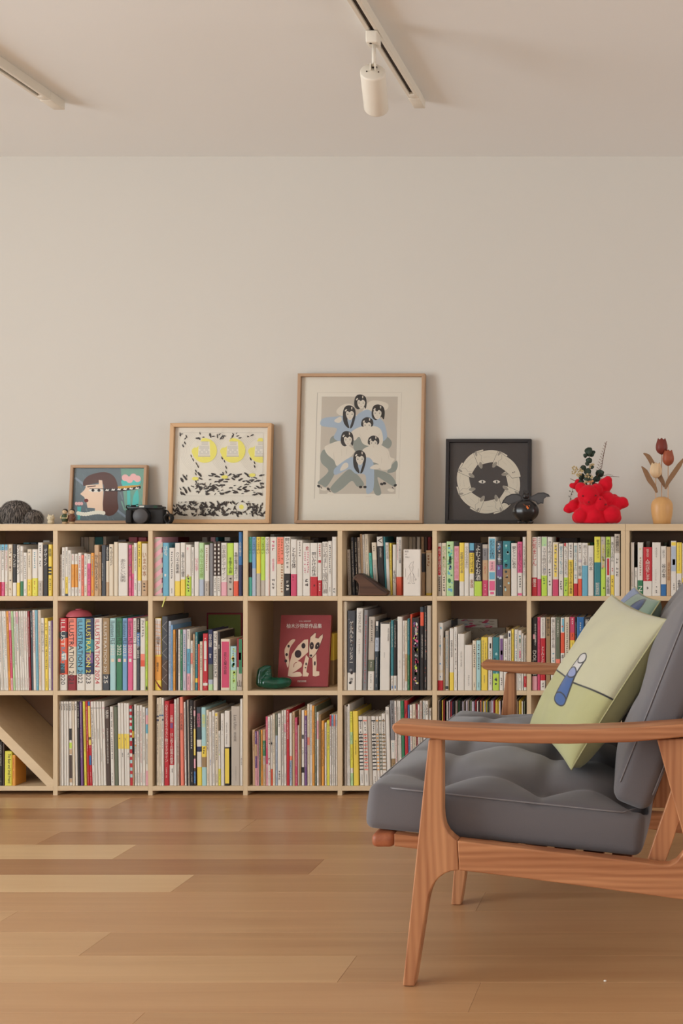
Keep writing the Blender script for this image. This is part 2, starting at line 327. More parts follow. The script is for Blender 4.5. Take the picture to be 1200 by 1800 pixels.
def book(cell, i, spec, T, row, col, base_y, back=False, nxt=None, kind='book'):
    """spec: 'x0 x1 top colour [@y:colour] [~lean] [M..] [T..] [R..]' in the pixels of one crop of the photograph"""
    tk = spec.split(); ox, oy, s = T
    Y0 = YF + (.165 if back else .010) + (BAYY.get((row, col), 0) if not back else 0)
    fx = lambda u: (ox + u * s - VX) * Y0 / F
    fz = lambda v: CH - (oy + v * s - VY) * Y0 / F
    u0, u1, top = map(float, tk[:3]); c0 = tk[3]; lean = 0; bands = []; extra = []
    for w in tk[4:]:
        if w[0] == '~': lean = float(w[1:])
        elif w[0] == '@': a, b = w[1:].split(':'); bands.append((float(a), b))
        else: extra.append(w)
    zf = PZ(base_y) + .0004
    if row == 1 and col == 7 or False: DL, DR = 1106, 1264
    else: DL, DR = D1[col][1], D1[col + 1][0]
    lim = PX(DL) + .0006
    if fx(min(u0, u0 + lean)) < lim: u0 += (lim - fx(min(u0, u0 + lean))) * F / Y0 / s
    lim = PX(DR) - .0006
    if fx(u1 + max(lean, 0)) > lim: u1 -= (fx(u1 + max(lean, 0)) - lim) * F / Y0 / s
    wd = u1 - u0
    if nxt: wd = min(wd, nxt[0] - u0, nxt[0] + nxt[1] - u0 - lean)
    w = max(.0022, wd * s * Y0 / F - .0005); h = fz(top) - zf
    ang = math.atan(lean * s * Y0 / F / h); h = h / math.cos(ang)
    thin = w < .012
    rng = random.Random(hash((cell, i, u0)) if False else int(u0 * 13 + top * 7 + row * 101 + col * 977 + back * 31))
    dep = min(.105 if back else .262, h * rng.uniform(.66, .74)) if row > 1 or back else min(.148, h * .72)
    if row == 1 and not back: dep = min(.14, h * .68)
    yo = rng.uniform(-.002, .002)
    if lean >= 0: loc = (fx(u0 + lean), Y0 + yo, zf)
    else:
        loc = Vector((fx(u0 + lean) + w, Y0 + yo, zf)) - Vector((w * math.cos(ang), 0, -w * math.sin(-ang) * -1))
        loc = (fx(u0 + lean) + w - w * math.cos(ang), Y0 + yo, zf + w * math.sin(-ang))
    size = ('thick ' if w > .024 else 'thin ' if w < .0085 else '')
    desc = size + PAL[c0][1] + ' ' + kind
    two = [PAL[c][1] for _, c in bands if c != c0]
    if two: desc += ' with %s band' % two[0]
    where = 'row behind' if back else 'row'
    lab = '%s, %s from left, %s %s %s bay' % (desc, ORD[i], ROWN[row], where, BAY[col])
    t = root(kind, loc, lab, kind, '%ss in the %s row, %s bay%s' % (kind, ROWN[row], BAY[col], ', behind the front row' if back else ''), (0, -ang, 0))
    # cover: C-shaped section with a rounded spine, extruded in bands
    b = .0006 if thin else .0016; r = min(w * .22, .003)
    prof = [(0, dep), (0, r), (r * .35, r * .3), (r, 0), (w - r, 0), (w - r * .35, r * .3), (w, r), (w, dep), (w - b, dep), (w - b, r + b), (b, r + b), (b, dep)]
    lv = [h] + sorted([max(.001, min(h - .001, (fz(y) - zf) / math.cos(ang))) for y, _ in bands], reverse=True) + [0]
    cs = [c0] + [c for _, c in sorted(bands)]
    n = len(prof); vs = [(x, y, z) for z in lv for x, y in prof]; fs = []; mi = []; mats = []
    def ix(c):
        m = bm_(c)
        if m not in mats: mats.append(m)
        return mats.index(m)
    for j in range(len(lv) - 1):
        for k in range(n): fs.append((j * n + k, (j + 1) * n + k, (j + 1) * n + (k + 1) % n, j * n + (k + 1) % n)); mi.append(ix(cs[j]))
    def cap(o, up):
        f = [(o, o + 11, o + 10, o + 1), (o + 1, o + 10, o + 9, o + 6), (o + 1, o + 6, o + 5, o + 2), (o + 2, o + 5, o + 4, o + 3), (o + 6, o + 9, o + 8, o + 7)]
        return [x if up else x[::-1] for x in f]
    fs += cap(0, True); mi += [ix(cs[0])] * 5; fs += cap(n * (len(lv) - 1), False); mi += [ix(cs[-1])] * 5
    mesh('cover', vs, fs, mats, mi, t)
    q = MB(); pi_ = .0004 if thin else .0028; q.box(b + .0001, w - b - .0001, r + b + .0001, dep - .002, pi_, h - pi_, m_page); q.build('pages', t)
    # print on the spine
    lz = lambda v: (fz(v) - zf)
    q = MB(); made = False; auto = True
    for e in extra:
        a = e.split(':')
        if a[0] == 'X': auto = False
        elif a[0] == 'T':      # T:y0:y1:ink:text
            auto = False; body = a[4].replace('_', ' '); md = 'r' if all(ord(ch) < 256 for ch in body) else 'v'
            f0, f1 = (float(a[5]), float(a[6])) if len(a) > 6 else (.16, .84)
            o = text_mesh(body, m_ink[a[3]], (w * f0, w * f1, lz(float(a[2])), lz(float(a[1]))), md, t)
            if o: o.location = (0, -.0007, 0)
        elif a[0] == 'M':      # M:y0:y1:ink[:x0:x1]
            auto = False; f0, f1 = (float(a[4]), float(a[5])) if len(a) > 5 else (.25, .75)
            glyphs(q, w * f0, w * f1, lz(float(a[2])), lz(float(a[1])), m_ink[a[3]], rng); made = True
        elif a[0] == 'R':      # R:x0:x1:y0:y1:colour
            x0, x1, y0, y1 = map(float, a[1:5]); x0 = max(x0, .06); x1 = min(x1, .94)
            q.add([(w * x0, 0, lz(y1)), (w * x1, 0, lz(y1)), (w * x1, 0, lz(y0)), (w * x0, 0, lz(y0))], [(0, 1, 2, 3)], bm_(a[5])); made = True
        elif a[0] == 'G':      # G:colours:count  scattered print patches
            for _ in range(int(a[2])):
                c = rng.choice(a[1]); sx = w * rng.uniform(.1, .3); sz = sx * rng.uniform(.6, 1.6); xc = rng.uniform(.06 * w + sx, .94 * w - sx) if w * .88 > 2 * sx else w / 2; zc = rng.uniform(h * .08, h * .95)
                pts = [(xc + sx * .9 * math.cos(k * PI / 3.5 + .3) * rng.uniform(.6, 1), -.0001, zc + sz * math.sin(k * PI / 3.5 + .3) * rng.uniform(.6, 1)) for k in range(7)]
                q.add(pts, [list(range(7))], bm_(c)); made = True
    if auto and w > .0042 and not back:
        for j in range(len(lv) - 1):
            za, zb = lv[j], lv[j + 1]; c = m_ink['k' if lum(cs[j]) > 110 else 'w']; hh = za - zb
            if hh < .02: continue
            if rng.random() < .5 and lum(cs[j]) > 150: c = m_ink[rng.choice('gkkgsro')]
            g = min(w * rng.uniform(.36, .52), .0068)
            if j == 0: glyphs(q, w / 2 - g / 2, w / 2 + g / 2, za - hh * rng.uniform(.5, .8), za - hh * .07, c, rng, g); made = True
            else: glyphs(q, w / 2 - g * .35, w / 2 + g * .35, zb + hh * .3, za - hh * .15, c, rng, g * .7); made = True
            if j == len(lv) - 2 and hh > .05: glyphs(q, w / 2 - g * .3, w / 2 + g * .3, zb + .008, zb + hh * .16, c, rng, g * .6)
    if made: tag(q.build('spine_print', t, loc=(0, -.0003, 0)), None, kind='stuff')
    return t
def cells(row, col, T, base, specs, back=False, kind='book'):
    L = [s.strip() for s in specs.strip().splitlines() if s.strip()]; out = []
    def info(s):
        t = s.split(); l = [float(x[1:]) for x in t[4:] if x[0] == '~']; return float(t[0]), (l[0] if l else 0)
    for i, s in enumerate(L):
        k = kind
        if s.startswith('*'): s = s[1:]; k = 'magazine'
        nx = L[i + 1].lstrip('*') if i + 1 < len(L) else None
        out.append(book('%d%d' % (row, col), i, s, T, row, col, base, back, info(nx) if nx else None, k))
    return out
# crops of the photograph: (x origin, y origin, pixels per unit)
# ---- top row
C = (0, 915, .225)
cells(1, 0, C, 1048, '''
-120 -95 190 w @480:r
-95 -62 215 c
-62 -20 190 w @450:s
-20 11 187 w @480:r R:0:1:187:232:s
12 37 187 w @480:m R:0:1:187:232:s
38 61 187 w @480:c R:0:1:187:232:s
62 97 187 c G:kdT:10
98 129 185 k @485:w T:200:430:w:マンガ
130 155 190 w @485:y T:195:420:k:マンガデザイン:.05:.95
156 180 200 w @475:G T:210:440:g:ブランディング
181 211 250 w
212 247 225 c @460:y
248 293 225 w @450:z
295 335 172 w @470:e
337 376 190 k T:220:350:w:デザイン
377 407 187 y T:210:290:k:装幀 R:.1:.9:360:375:k R:.1:.9:385:400:k R:.1:.9:410:425:k M:450:560:k''')
cells(1, 0, C, 1048, '''
60 100 178 K
180 232 172 t
234 288 172 N
335 392 155 e''', True)
cells(1, 1, C, 1048, '''
468 482 265 w
482 508 210 w
508 529 207 w @440:y @572:N
530 557 232 w
558 584 260 w @342:o @522:w
585 607 260 w @342:o @522:w
608 636 252 w
637 654 270 x
656 682 257 w @500:c
682 710 262 w @335:m
711 736 253 o
737 775 190 T T:250:560:d:かんがえるとき
776 790 245 T
791 827 192 D T:260:540:w:ものづくりのこと:.1:.4
828 851 195 k @315:c @480:T T:210:310:w:MIDCENTURY
852 888 185 c T:210:345:k:うかんむり:.3:.9 G:k:2
889 922 168 c X
925 999 175 w T:300:480:q:あたらしい美術
1003 1027 190 m G:a:7
1028 1045 190 T @415:m
1046 1073 175 w @470:w G:n:5
1074 1103 165 y @470:w
1104 1150 180 c @468:T T:240:450:T:いまの本 M:480:570:k'''.replace(':d:', ':k:').replace(':q:', ':g:').replace(':T:いまの本', ':o:いまの本'))
cells(1, 1, C, 1048, '''
595 617 128 k
619 650 128 e
652 690 128 e
692 735 128 c
738 800 128 t
805 830 125 w
920 990 150 d
1003 1075 130 R
1077 1145 132 R''', True)
C = (260, 915, .15)
cells(1, 2, C, 1048, '''
58 165 195 p X R:0:1:195:195:p
173 243 260 s T:300:400:w:はる G:w:2
246 312 320 w
314 378 262 w @710:y T:370:620:k:クリエイ思考術
380 438 258 w @690:y T:370:660:k:言葉とかたちの練習
442 506 282 w @655:l G:Tpc:5 M:665:850:k
508 539 312 w
540 598 250 w T:440:590:m:いろんな字
602 657 260 L @690:q T:300:700:l:みんなの花暦
660 716 285 w @710:e
720 763 265 g X
765 806 245 d @650:w R:.3:.7:275:300:w R:.3:.7:322:347:w R:.3:.7:370:395:w R:.3:.7:418:443:w R:.3:.7:466:491:w R:.3:.7:514:539:w R:.3:.7:562:587:w R:.3:.7:610:632:w M:670:850:g
808 851 245 d @650:w R:.3:.7:275:300:w R:.3:.7:322:347:w R:.3:.7:370:395:w R:.3:.7:418:443:w R:.3:.7:466:491:w R:.3:.7:514:539:w R:.3:.7:562:587:w R:.3:.7:610:632:w M:670:850:g
853 922 260 w @720:p T:290:700:g:日本語とデザイン
925 1000 265 l @640:e T:430:620:k:手描きの図:.25:.75 M:660:840:k
1003 1061 260 w @710:O T:370:690:k:本棚の整理は魂の片づけ
1063 1104 135 b @520:n T:250:420:w:人の体の描き方''')
cells(1, 2, C, 1048, '''
190 350 195 R
632 695 195 e
730 790 195 p
792 825 195 t
895 965 195 e''', True)
C = (425, 915, .15)
cells(1, 3, C, 1048, '''
66 117 192 a @490:k @665:a T:210:390:k:マンガで巧い
118 166 192 B @560:q T:210:390:k:マンガで巧い
167 218 192 y @620:e T:210:390:k:マンガで巧い
219 271 192 l @700:e T:210:390:k:マンガで巧い
272 326 192 w T:210:390:k:マンガで巧い R:.85:1:195:880:x
328 408 192 w T:400:640:m:絵画鑑賞:.35:.65 M:230:370:m M:680:830:g
410 493 192 c R:.06:.94:195:510:x M:210:500:o:.15:.45 M:210:850:o:.55:.9
495 571 190 w @622:k T:205:470:k:問いのデザイン M:480:600:g M:700:860:w:.3:.8
573 643 220 w @628:J T:315:560:k:ともる体:.18:.88 M:645:720:k:.3:.5
645 713 232 w M:245:430:g:.3:.7
715 801 262 w T:300:350:r:絵:.4:.8 M:360:640:m:.15:.4 M:360:640:m:.55:.85 M:680:800:k
803 888 262 w @658:r T:370:650:k:問いかけの作法:.2:.8 M:670:820:k:.35:.75
890 936 262 w @700:r R:.15:.85:465:495:r M:275:440:r M:730:850:w
938 1010 250 w T:262:860:g:はじめまして現代川柳:.12:.9
1011 1056 240 w
1058 1112 190 w M:790:850:k''')
cells(1, 3, C, 1048, '''
330 380 160 w
640 800 190 T
805 900 200 d''', True)
C = (595, 915, .15)
cells(1, 4, C, 1048, '''
92 132 340 e ~15
140 172 195 D ~22
178 212 200 k ~22
215 248 195 e ~22
250 274 160 T ~25
275 300 165 w ~25
301 345 160 c ~25
355 384 380 a ~25
386 440 258 c ~28 @460:e
447 520 190 w ~30 @300:k T:205:265:k:V T:320:430:w:OTTO_KÜNZLI:.3:.85
522 543 190 t ~24 X
545 592 258 w ~22 T:290:450:g:BRUNO_MUNARI
596 627 265 y ~12 G:w:4
630 672 283 w T:460:860:k:をぼく:.2:.98
677 742 192 w @660:O T:225:500:k:自分を動かす言葉:.5:.85 M:220:480:r:.12:.35''')
cells(1, 4, C, 1048, '''
750 805 192 w T:215:245:r:O M:250:330:g
822 860 192 c
862 900 192 e
912 952 192 w
965 1000 192 T
1002 1040 192 d
1042 1080 192 R''', True)
for i, (a, b_, tp, c, ext, lab) in enumerate(((970, 1008, 375, 'T', '@385:D @605:T X', ''), (1022, 1086, 350, 'T', '@380:c @850:y M:400:560:o', ''))):
    o = book('14x', 15 + i, '%d %d %d %s %s' % (a, b_, tp, c, ext), C, 1, 4, 1048)
C = (760, 915, .15)
cells(1, 5, C, 1048, '''
58 104 262 w @650:e R:.15:.85:305:640:r T:310:630:w:今こそ話そう M:660:840:k
106 162 262 c T:295:640:l:古くてあたらしい M:650:840:k G:k:2
165 249 245 L G:GsalwBG:30 T:450:580:k:魔女の:.3:.7
251 310 250 k @300:p @702:k T:325:680:m:明るい世界の道
313 371 260 y @715:w T:370:620:g:花屋の花の本
373 427 262 w T:300:560:g:小さなもののあかり
430 489 262 n @378:y @622:w T:385:610:k:ばけばけ本 R:.06:.94:265:350:s T:690:790:o:家族
492 578 262 k @712:l T:290:700:w:よむよむお酒:.15:.85
580 649 280 e @325:g @465:T @700:J
655 743 192 w R:.12:.88:210:455:s R:.12:.88:475:590:p R:.12:.88:605:690:s R:.12:.88:708:820:m R:.25:.75:835:865:m T:230:440:k:わたしの休日 T:490:580:k:きょうの
748 822 240 N @520:v @660:N G:wqB:12 T:390:510:w:宇宙のはなし
826 914 240 t @565:K G:NaH:14 M:640:720:k
922 993 265 w T:300:560:k:愛とここにある
996 1052 250 m @612:w T:270:600:k:わたしと生きるということ M:640:820:k R:.06:.94:850:878:m
1056 1094 192 w T:220:720:g:ヘルマン詩集のこと''')
cells(1, 5, C, 1048, '''
560 800 192 K
802 1030 193 K''', True)
C = (925, 915, .15)
cells(1, 6, C, 1048, '''
62 126 192 w @668:r T:205:530:r:元気まじん:.1:.9 T:680:780:w:魔法 G:w:2
128 171 190 w @685:J M:200:330:g
175 242 190 w @645:l R:.06:.94:195:300:L G:B:2 T:320:640:g:スマホ時代の哲学 M:660:760:G:.3:.7
245 303 192 w T:240:500:k:きのうのつづき M:560:680:k M:700:790:k
308 376 255 c @690:J R:.3:.7:280:660:y M:285:650:g
380 434 270 w T:300:630:s:覚えてもうの M:700:820:k
437 489 262 w @668:l T:300:640:g:へんてこな友だち R:.1:.5:262:300:r M:690:850:G
492 549 260 w @460:y M:280:440:g T:480:860:k:生きのびるための事務:.2:.8
552 600 262 w @738:r T:275:600:s:世界のうまれ M:630:700:s
603 651 260 w @682:O M:280:400:k T:450:490:v:山 T:530:650:k:絵文録
653 718 262 w @528:s T:290:520:g:思っている者
722 788 293 w T:430:590:g:花の本
795 870 190 z @490:t T:225:440:k:駅舎のデザイン:.35:.8 T:730:870:w:駅前美術館
873 927 190 e @550:l G:gkGxT:12 T:280:540:y:読書からの学び:.2:.8
932 983 190 l @435:w R:.25:.75:445:640:r T:220:430:k:本物の読書家 T:660:860:k:大阪名所繪図
985 1029 190 w @640:y T:250:480:k:あいうえおん M:550:620:r M:680:780:k
1031 1098 158 e @382:w T:180:360:k:本の著者たち M:400:670:g''')
cells(1, 6, C, 1048, '''
310 350 200 O
380 600 205 d
720 790 255 G''', True)
C = (1080, 915, .1)
cells(1, 7, C, 1048, '''
278 340 385 w M:900:1170:g:.3:.6
345 402 825 w M:880:1020:g
404 500 385 w @1050:G M:480:550:y:.3:.7 M:640:980:o:.3:.7 T:1150:1240:w:N
503 658 470 r @1065:w T:500:640:w:哲学の先生 T:680:1050:w:人間の話をします M:1150:1260:g:.3:.7
660 808 385 w T:440:680:g:水の日々:.4:.6 M:850:1100:g:.4:.5 M:1150:1290:k:.4:.6
810 910 450 w @1120:b T:510:660:g:小倉ヒラク T:760:1010:k:谷の本:.2:.85
912 987 462 T T:500:1290:o:河童の話
990 1083 358 w R:.06:.94:380:440:y R:.06:.94:455:890:q R:.3:.8:680:780:x M:1100:1240:k:.4:.7
1088 1180 385 y @930:w M:400:900:g:.4:.6 T:1040:1180:k:本棚譚
1185 1290 400 c @1010:y
1295 1400 380 w
1402 1500 450 s''')
cells(1, 7, C, 1048, '''
345 400 415 d
550 625 365 e
860 930 385 V
945 985 350 d''', True)
# ---- middle row
C = (0, 1055, .0944)
cells(2, 0, C, 1214.3, '''
*-330 -285 205 w ~60
*-283 -240 205 c ~60
*-238 -190 205 w ~60
*-188 -140 205 p ~60
*-138 -92 205 w ~58
*-90 -45 205 e ~56
*-43 -3 205 w ~55
*-2 17 205 w ~54
*18 59 205 w ~53
*61 112 205 w ~52
*115 155 205 o ~50
*157 203 205 p ~49 @560:J @1450:p
*205 246 205 L ~47
*247 290 205 w ~45
*291 334 205 w ~43 R:.1:.9:220:440:p
*336 379 205 w ~41
*381 424 205 w ~39
*426 469 205 w ~37
*471 505 205 w ~36
*508 550 205 R ~35
*552 598 200 N ~30 M:230:700:w:.3:.7
600 654 185 w ~26 M:200:1000:r
656 698 185 s ~24 M:200:1600:w:.4:.7
700 760 185 c ~22 M:200:1600:x:.3:.6
765 829 330 w ~18 T:420:960:k:もっと知りたいボナール
830 892 330 y ~12
897 950 390 w ~8
953 978 380 v ~6'''.replace(':x:.3', ':r:.3'))
C = (95, 1055, .14583)
IL = cells(2, 1, C, 1214.3, '''
65 160 215 r @380:N @455:O @895:w R:.1:.6:380:470:N R:.3:.9:640:720:q R:.1:.7:760:880:N T:235:560:w:ILLUST:.2:.75 T:565:830:s:RATION:.2:.75 T:850:1018:k:2020:.2:.75
166 268 215 x @560:c @905:R T:235:1005:k:ILLUSTRATION_2021:.15:.72
272 373 215 s @890:w T:235:1005:k:ILLUSTRATION_2022:.15:.7
376 479 215 n @480:t @620:n @893:w R:.1:.9:640:760:v R:.1:.9:470:560:t T:235:875:y:ILLUSTRATION_2:.12:.65 T:880:1005:k:023:.12:.65
482 579 215 w T:235:1008:r:ILLUSTRATION_2024:.15:.7
582 667 215 K @893:D T:235:890:w:ILLUSTRATION_20:.2:.6 T:905:1008:w:25:.2:.75
672 743 218 H T:250:530:k:Illustrators_FILE T:540:665:w:2022 R:.25:.75:705:745:c
750 823 218 G T:250:530:k:Illustrators_FILE T:540:665:w:2022 R:.25:.75:705:745:p
825 885 218 B T:250:530:k:Illustrators_FILE T:540:665:w:2021 R:.25:.75:705:745:c
888 949 218 m T:250:530:k:Illustrators_FILE T:540:665:w:2021 R:.25:.75:705:745:q
951 994 218 w R:.06:.94:515:523:k R:.06:.94:708:716:k M:240:500:g
996 1034 218 k @390:b @555:D M:230:370:w T:400:700:w:TRAVEL_2015
1036 1100 218 w R:.1:.9:648:725:x R:.1:.9:725:800:O M:240:480:g
1102 1128 252 l R:.2:.9:1040:1080:k'''.replace(':q', ':w').replace('@390:b', '@390:b'))
C = (260, 1055, .15)
cells(2, 2, C, 1214.3, '''
76 157 210 y @660:o @940:y R:0:.94:215:640:w T:430:520:k:図案:.3:.8 T:730:840:k:模様の本:.3:.6
164 235 190 D @700:d X
240 271 245 q ~-2
272 294 290 B
296 323 345 o
328 346 345 d M:440:620:w
350 376 345 w M:400:900:g
377 404 345 G
406 450 345 Q
453 493 342 w @570:s @860:p
495 525 475 w R:.1:.9:620:750:x
527 549 398 T
552 582 375 t @915:y @965:t
585 606 515 O
608 641 485 c M:520:830:k
643 704 393 r R:.25:.75:480:690:w R:.3:.7:700:830:w R:0:1:970:1000:w
706 761 345 n @750:V @930:q @985:L T:400:550:w:日本の図案 M:620:740:w
765 818 365 w T:380:480:k:STORY T:500:550:k:of T:575:745:k:WRITING T:760:905:k:SOURCE
820 846 370 k T:490:600:w:本字
850 961 455 c R:.1:.9:485:1025:J T:580:900:k:花と緑の庭:.35:.65
963 1038 540 H @820:L G:GLyl:20
1041 1108 450 R @785:e R:.4:1:455:860:G R:.4:.8:615:700:w T:920:1030:k:山''')
C = (595, 1055, .15)
cells(2, 4, C, 1214.3, '''
52 97 15 c M:700:900:g:.3:.5
106 196 122 D ~-4 @850:w G:kdg:12 T:245:730:w:ゲルハルト・リヒター:.25:.75 T:910:965:k:清水:.2:.8
210 288 95 w ~-12 T:130:380:g:THOMAS_RUFF:.3:.7 T:450:630:g:トーマスルフ:.35:.6
300 346 115 g ~-15 M:180:980:r:.3:.7
352 428 195 e ~-16 @700:V @835:w R:.06:.94:350:352:w R:.06:.94:490:492:k
432 474 245 N ~-14 R:.1:.8:248:300:w @440:q @600:N
490 606 262 w ~-8 R:0:1:262:276:k T:330:480:k:MARK_MANDERS:.75:.9 M:610:680:g:.4:.5
613 645 235 t @885:w R:.3:.7:1000:1035:b
648 680 242 k @885:w R:.3:.7:1000:1035:b
688 748 195 w T:600:900:g:絵のことば:.4:.6
752 778 240 w
780 806 240 c @630:T @950:w
808 832 215 t @640:G
841 858 165 O X
860 944 205 k ~4 G:pkwlJzvmgJzwk:60 T:300:440:w:横尾:.4:.75
955 998 80 N @140:O @300:k T:330:740:w:GRAPHICS_OF_JAPAN:.3:.7
1003 1034 70 k G:O:8
1036 1086 65 e X''')
C = (760, 1055, .15)
cells(2, 5, C, 1214.3, '''
60 125 265 w @820:c @850:w @940:r G:bsB:4 T:340:730:g:あやとりの記憶を話す:.4:.65
127 146 440 K
150 191 360 e R:.1:.9:1005:1040:k
200 250 330 w @845:y T:440:700:k:DESIGNER:.3:.7
253 291 315 w G:k:3
298 374 395 w T:600:780:g:THE_ART_OF_PAPER:.4:.6
376 465 525 w T:880:1000:k:アヴィニョン:.45:.65
467 513 475 c
515 565 472 H
570 645 435 y T:470:720:g:すきなものの国:.15:.45 M:500:750:k:.6:.8 T:860:990:g:田中達也:.4:.6
653 702 432 w R:.35:.7:505:565:k M:590:1000:g:.3:.7
706 779 435 t @860:l G:HNt:8 M:900:960:g
784 830 413 w @880:w R:.15:.9:450:740:v R:.3:.8:590:640:J M:900:1020:k
833 881 450 w @900:w
883 921 360 w R:.3:.7:385:430:n
925 952 340 y
960 1002 345 w
1005 1045 355 w R:.3:.7:410:435:s R:.3:.7:450:500:G R:.3:.7:590:680:m
1047 1066 390 w
1070 1102 410 e @890:r @1020:w''')
cells(2, 5, C, 1214.3, '''
180 240 235 D
860 900 320 K''', True)
C = (925, 1055, .15)
cells(2, 6, C, 1214.3, '''
65 125 205 k @890:p T:220:580:w:女の子の自画像と:.5:.85 R:.2:.6:400:455:p T:590:880:w:DOLORES
128 162 200 J M:220:850:r
165 222 203 w @445:r @940:w T:215:430:g:あるがままに話す:.3:.7 T:480:920:w:とんとむかし:.2:.8 M:960:1040:g
228 282 200 K T:220:420:k:朝食の楽しい本
287 341 203 w T:220:560:g:美しい紙の本と鳥 M:610:850:s
343 395 200 V @690:x
400 446 205 w @380:O @620:w R:.4:.9:215:370:s G:O:3 T:620:700:k:本
450 503 200 c
508 569 200 J @380:O @470:y @640:z
572 588 200 k
590 676 200 b
678 745 200 k T:215:300:w:新
750 800 205 w
805 880 205 c
885 950 210 s
955 1030 205 w''')
# ---- bottom row
C = (0, 1215, .1056)
cells(3, 0, C, 1382, '''
-150 -80 700 D
-78 -5 760 k
0 40 840 k
42 72 865 d X
78 203 1000 z ~-2 T:1040:1530:k:The_Bear_and_Small_Friend:.45:.85
206 262 1062 o M:1110:1480:r:.3:.6''')
C = (95, 1215, .14583)
cells(3, 1, C, 1382, '''
*58 83 125 w ~3 T:145:235:k:Casa
*85 113 125 w ~4 T:145:235:k:Casa
*116 144 125 w ~5 T:145:235:k:Casa
*146 172 125 w ~6 T:145:235:k:ZINE
*175 212 125 w ~9 T:145:235:k:Casa R:.1:.95:450:590:k R:.1:.95:620:690:l R:.1:.95:700:760:T R:.1:.95:770:1050:d R:.1:.95:1055:1100:T
*215 243 125 c ~11 T:145:235:k:Casa
*245 274 125 w ~13 T:145:235:k:Casa
277 305 125 k ~14 M:160:450:w
307 338 125 v ~18 M:140:800:w:.3:.6
341 371 125 z ~22
373 401 120 r ~25
403 435 120 r ~26 R:.06:.94:180:650:y R:.1:.9:555:585:b R:.1:.9:775:890:b R:.1:.9:125:175:b
*437 473 125 w ~26 R:.06:.94:200:205:k
*475 505 125 w ~26 R:.06:.94:200:205:k M:450:580:k:.3:.6
*507 540 125 w ~26 R:.06:.94:200:205:k M:450:580:k:.3:.6
*542 568 125 w ~25 R:.06:.94:200:205:k M:690:860:k:.3:.6
*570 605 125 w ~24 R:.06:.94:200:205:m M:450:580:r:.3:.6
612 665 190 d ~18 T:230:325:w:NIKAN T:450:870:w:FURNITURE_CATALOGUE_2018:.35:.65
668 713 187 w ~17
716 759 190 V ~15 X
*762 800 145 w ~13 R:0:1:515:695:y M:560:600:k
*802 835 145 w ~13 R:0:1:515:695:y M:740:800:k
*837 868 145 w ~12 R:0:1:515:695:y M:560:600:k
*870 904 145 w ~12 R:0:1:515:695:y M:740:800:k
905 937 175 r ~11 X R:.06:.94:215:245:H R:.06:.94:290:320:H R:.06:.94:350:380:w R:.06:.94:420:460:H R:.06:.94:500:530:w R:.06:.94:560:600:H R:.06:.94:660:700:H R:.06:.94:750:790:w R:.06:.94:830:870:H R:.06:.94:920:960:H R:.06:.94:1000:1040:H
940 956 180 d ~9 @300:G @480:y @560:k @760:T
*962 991 160 w ~9 R:.2:.8:645:665:o
*995 1025 172 w ~8
*1028 1059 170 w ~7
*1062 1098 190 w ~6
1101 1130 205 q ~3 @290:p @400:s @510:w @960:p M:560:900:k''')
C = (260, 1215, .15)
cells(3, 2, C, 1382, '''
98 129 80 c R:.1:.9:290:305:n R:.1:.9:330:350:n
131 157 72 c R:.1:.9:275:290:b
159 187 80 w R:.1:.9:275:290:b R:.3:.9:325:345:n
188 246 115 r T:155:830:w:心をとらえるイラスト動かすデザイン:.2:.8 M:890:1030:w:.35:.6
249 304 150 r @865:w T:285:365:w:三原色 R:.2:.75:375:435:v T:490:850:w:はじめての絵画の教室:.15:.85 T:880:980:k:絵本:.5:.8
306 336 95 w ~2 M:130:580:G:.3:.65
338 363 80 e ~3 G:dkT:18
368 407 68 x ~12 T:240:480:k:西洋の美術
418 440 128 w ~14
442 456 105 k ~14
458 474 105 e ~15
482 530 105 k ~8
534 560 112 d ~5 R:.1:.9:225:290:p R:.1:.9:440:750:y R:.1:.9:790:900:p R:.1:.9:940:1080:b
562 622 190 N ~10 @570:w @650:n @710:w @890:y T:260:425:m:昔話絵本 G:k:3
625 680 190 H ~9 @640:y @770:K @890:H T:270:420:y:動物園の M:650:750:k
682 713 220 c ~8
715 746 240 w ~6 M:430:540:b:.3:.6 M:800:880:n
748 781 225 w ~5
783 820 250 c ~6 R:.1:.8:260:290:y
822 848 465 w ~4 @910:z G:lGy:6
850 894 262 w ~4 M:340:520:g:.3:.6
897 958 230 w ~3 @655:k R:.1:.9:670:1080:y T:360:630:g:Camille_Henrot:.3:.6
972 1076 178 e T:280:450:g:Lee_Ufan:.3:.65 T:480:590:g:李禹煥:.3:.6 M:880:1060:g:.5:.6
1080 1112 90 w M:780:880:g'''.replace(':G:Art', ':s:Art').replace(':n:TOKYO', ':b:TOKYO').replace(':880:n', ':880:b'))
C = (425, 1215, .15)
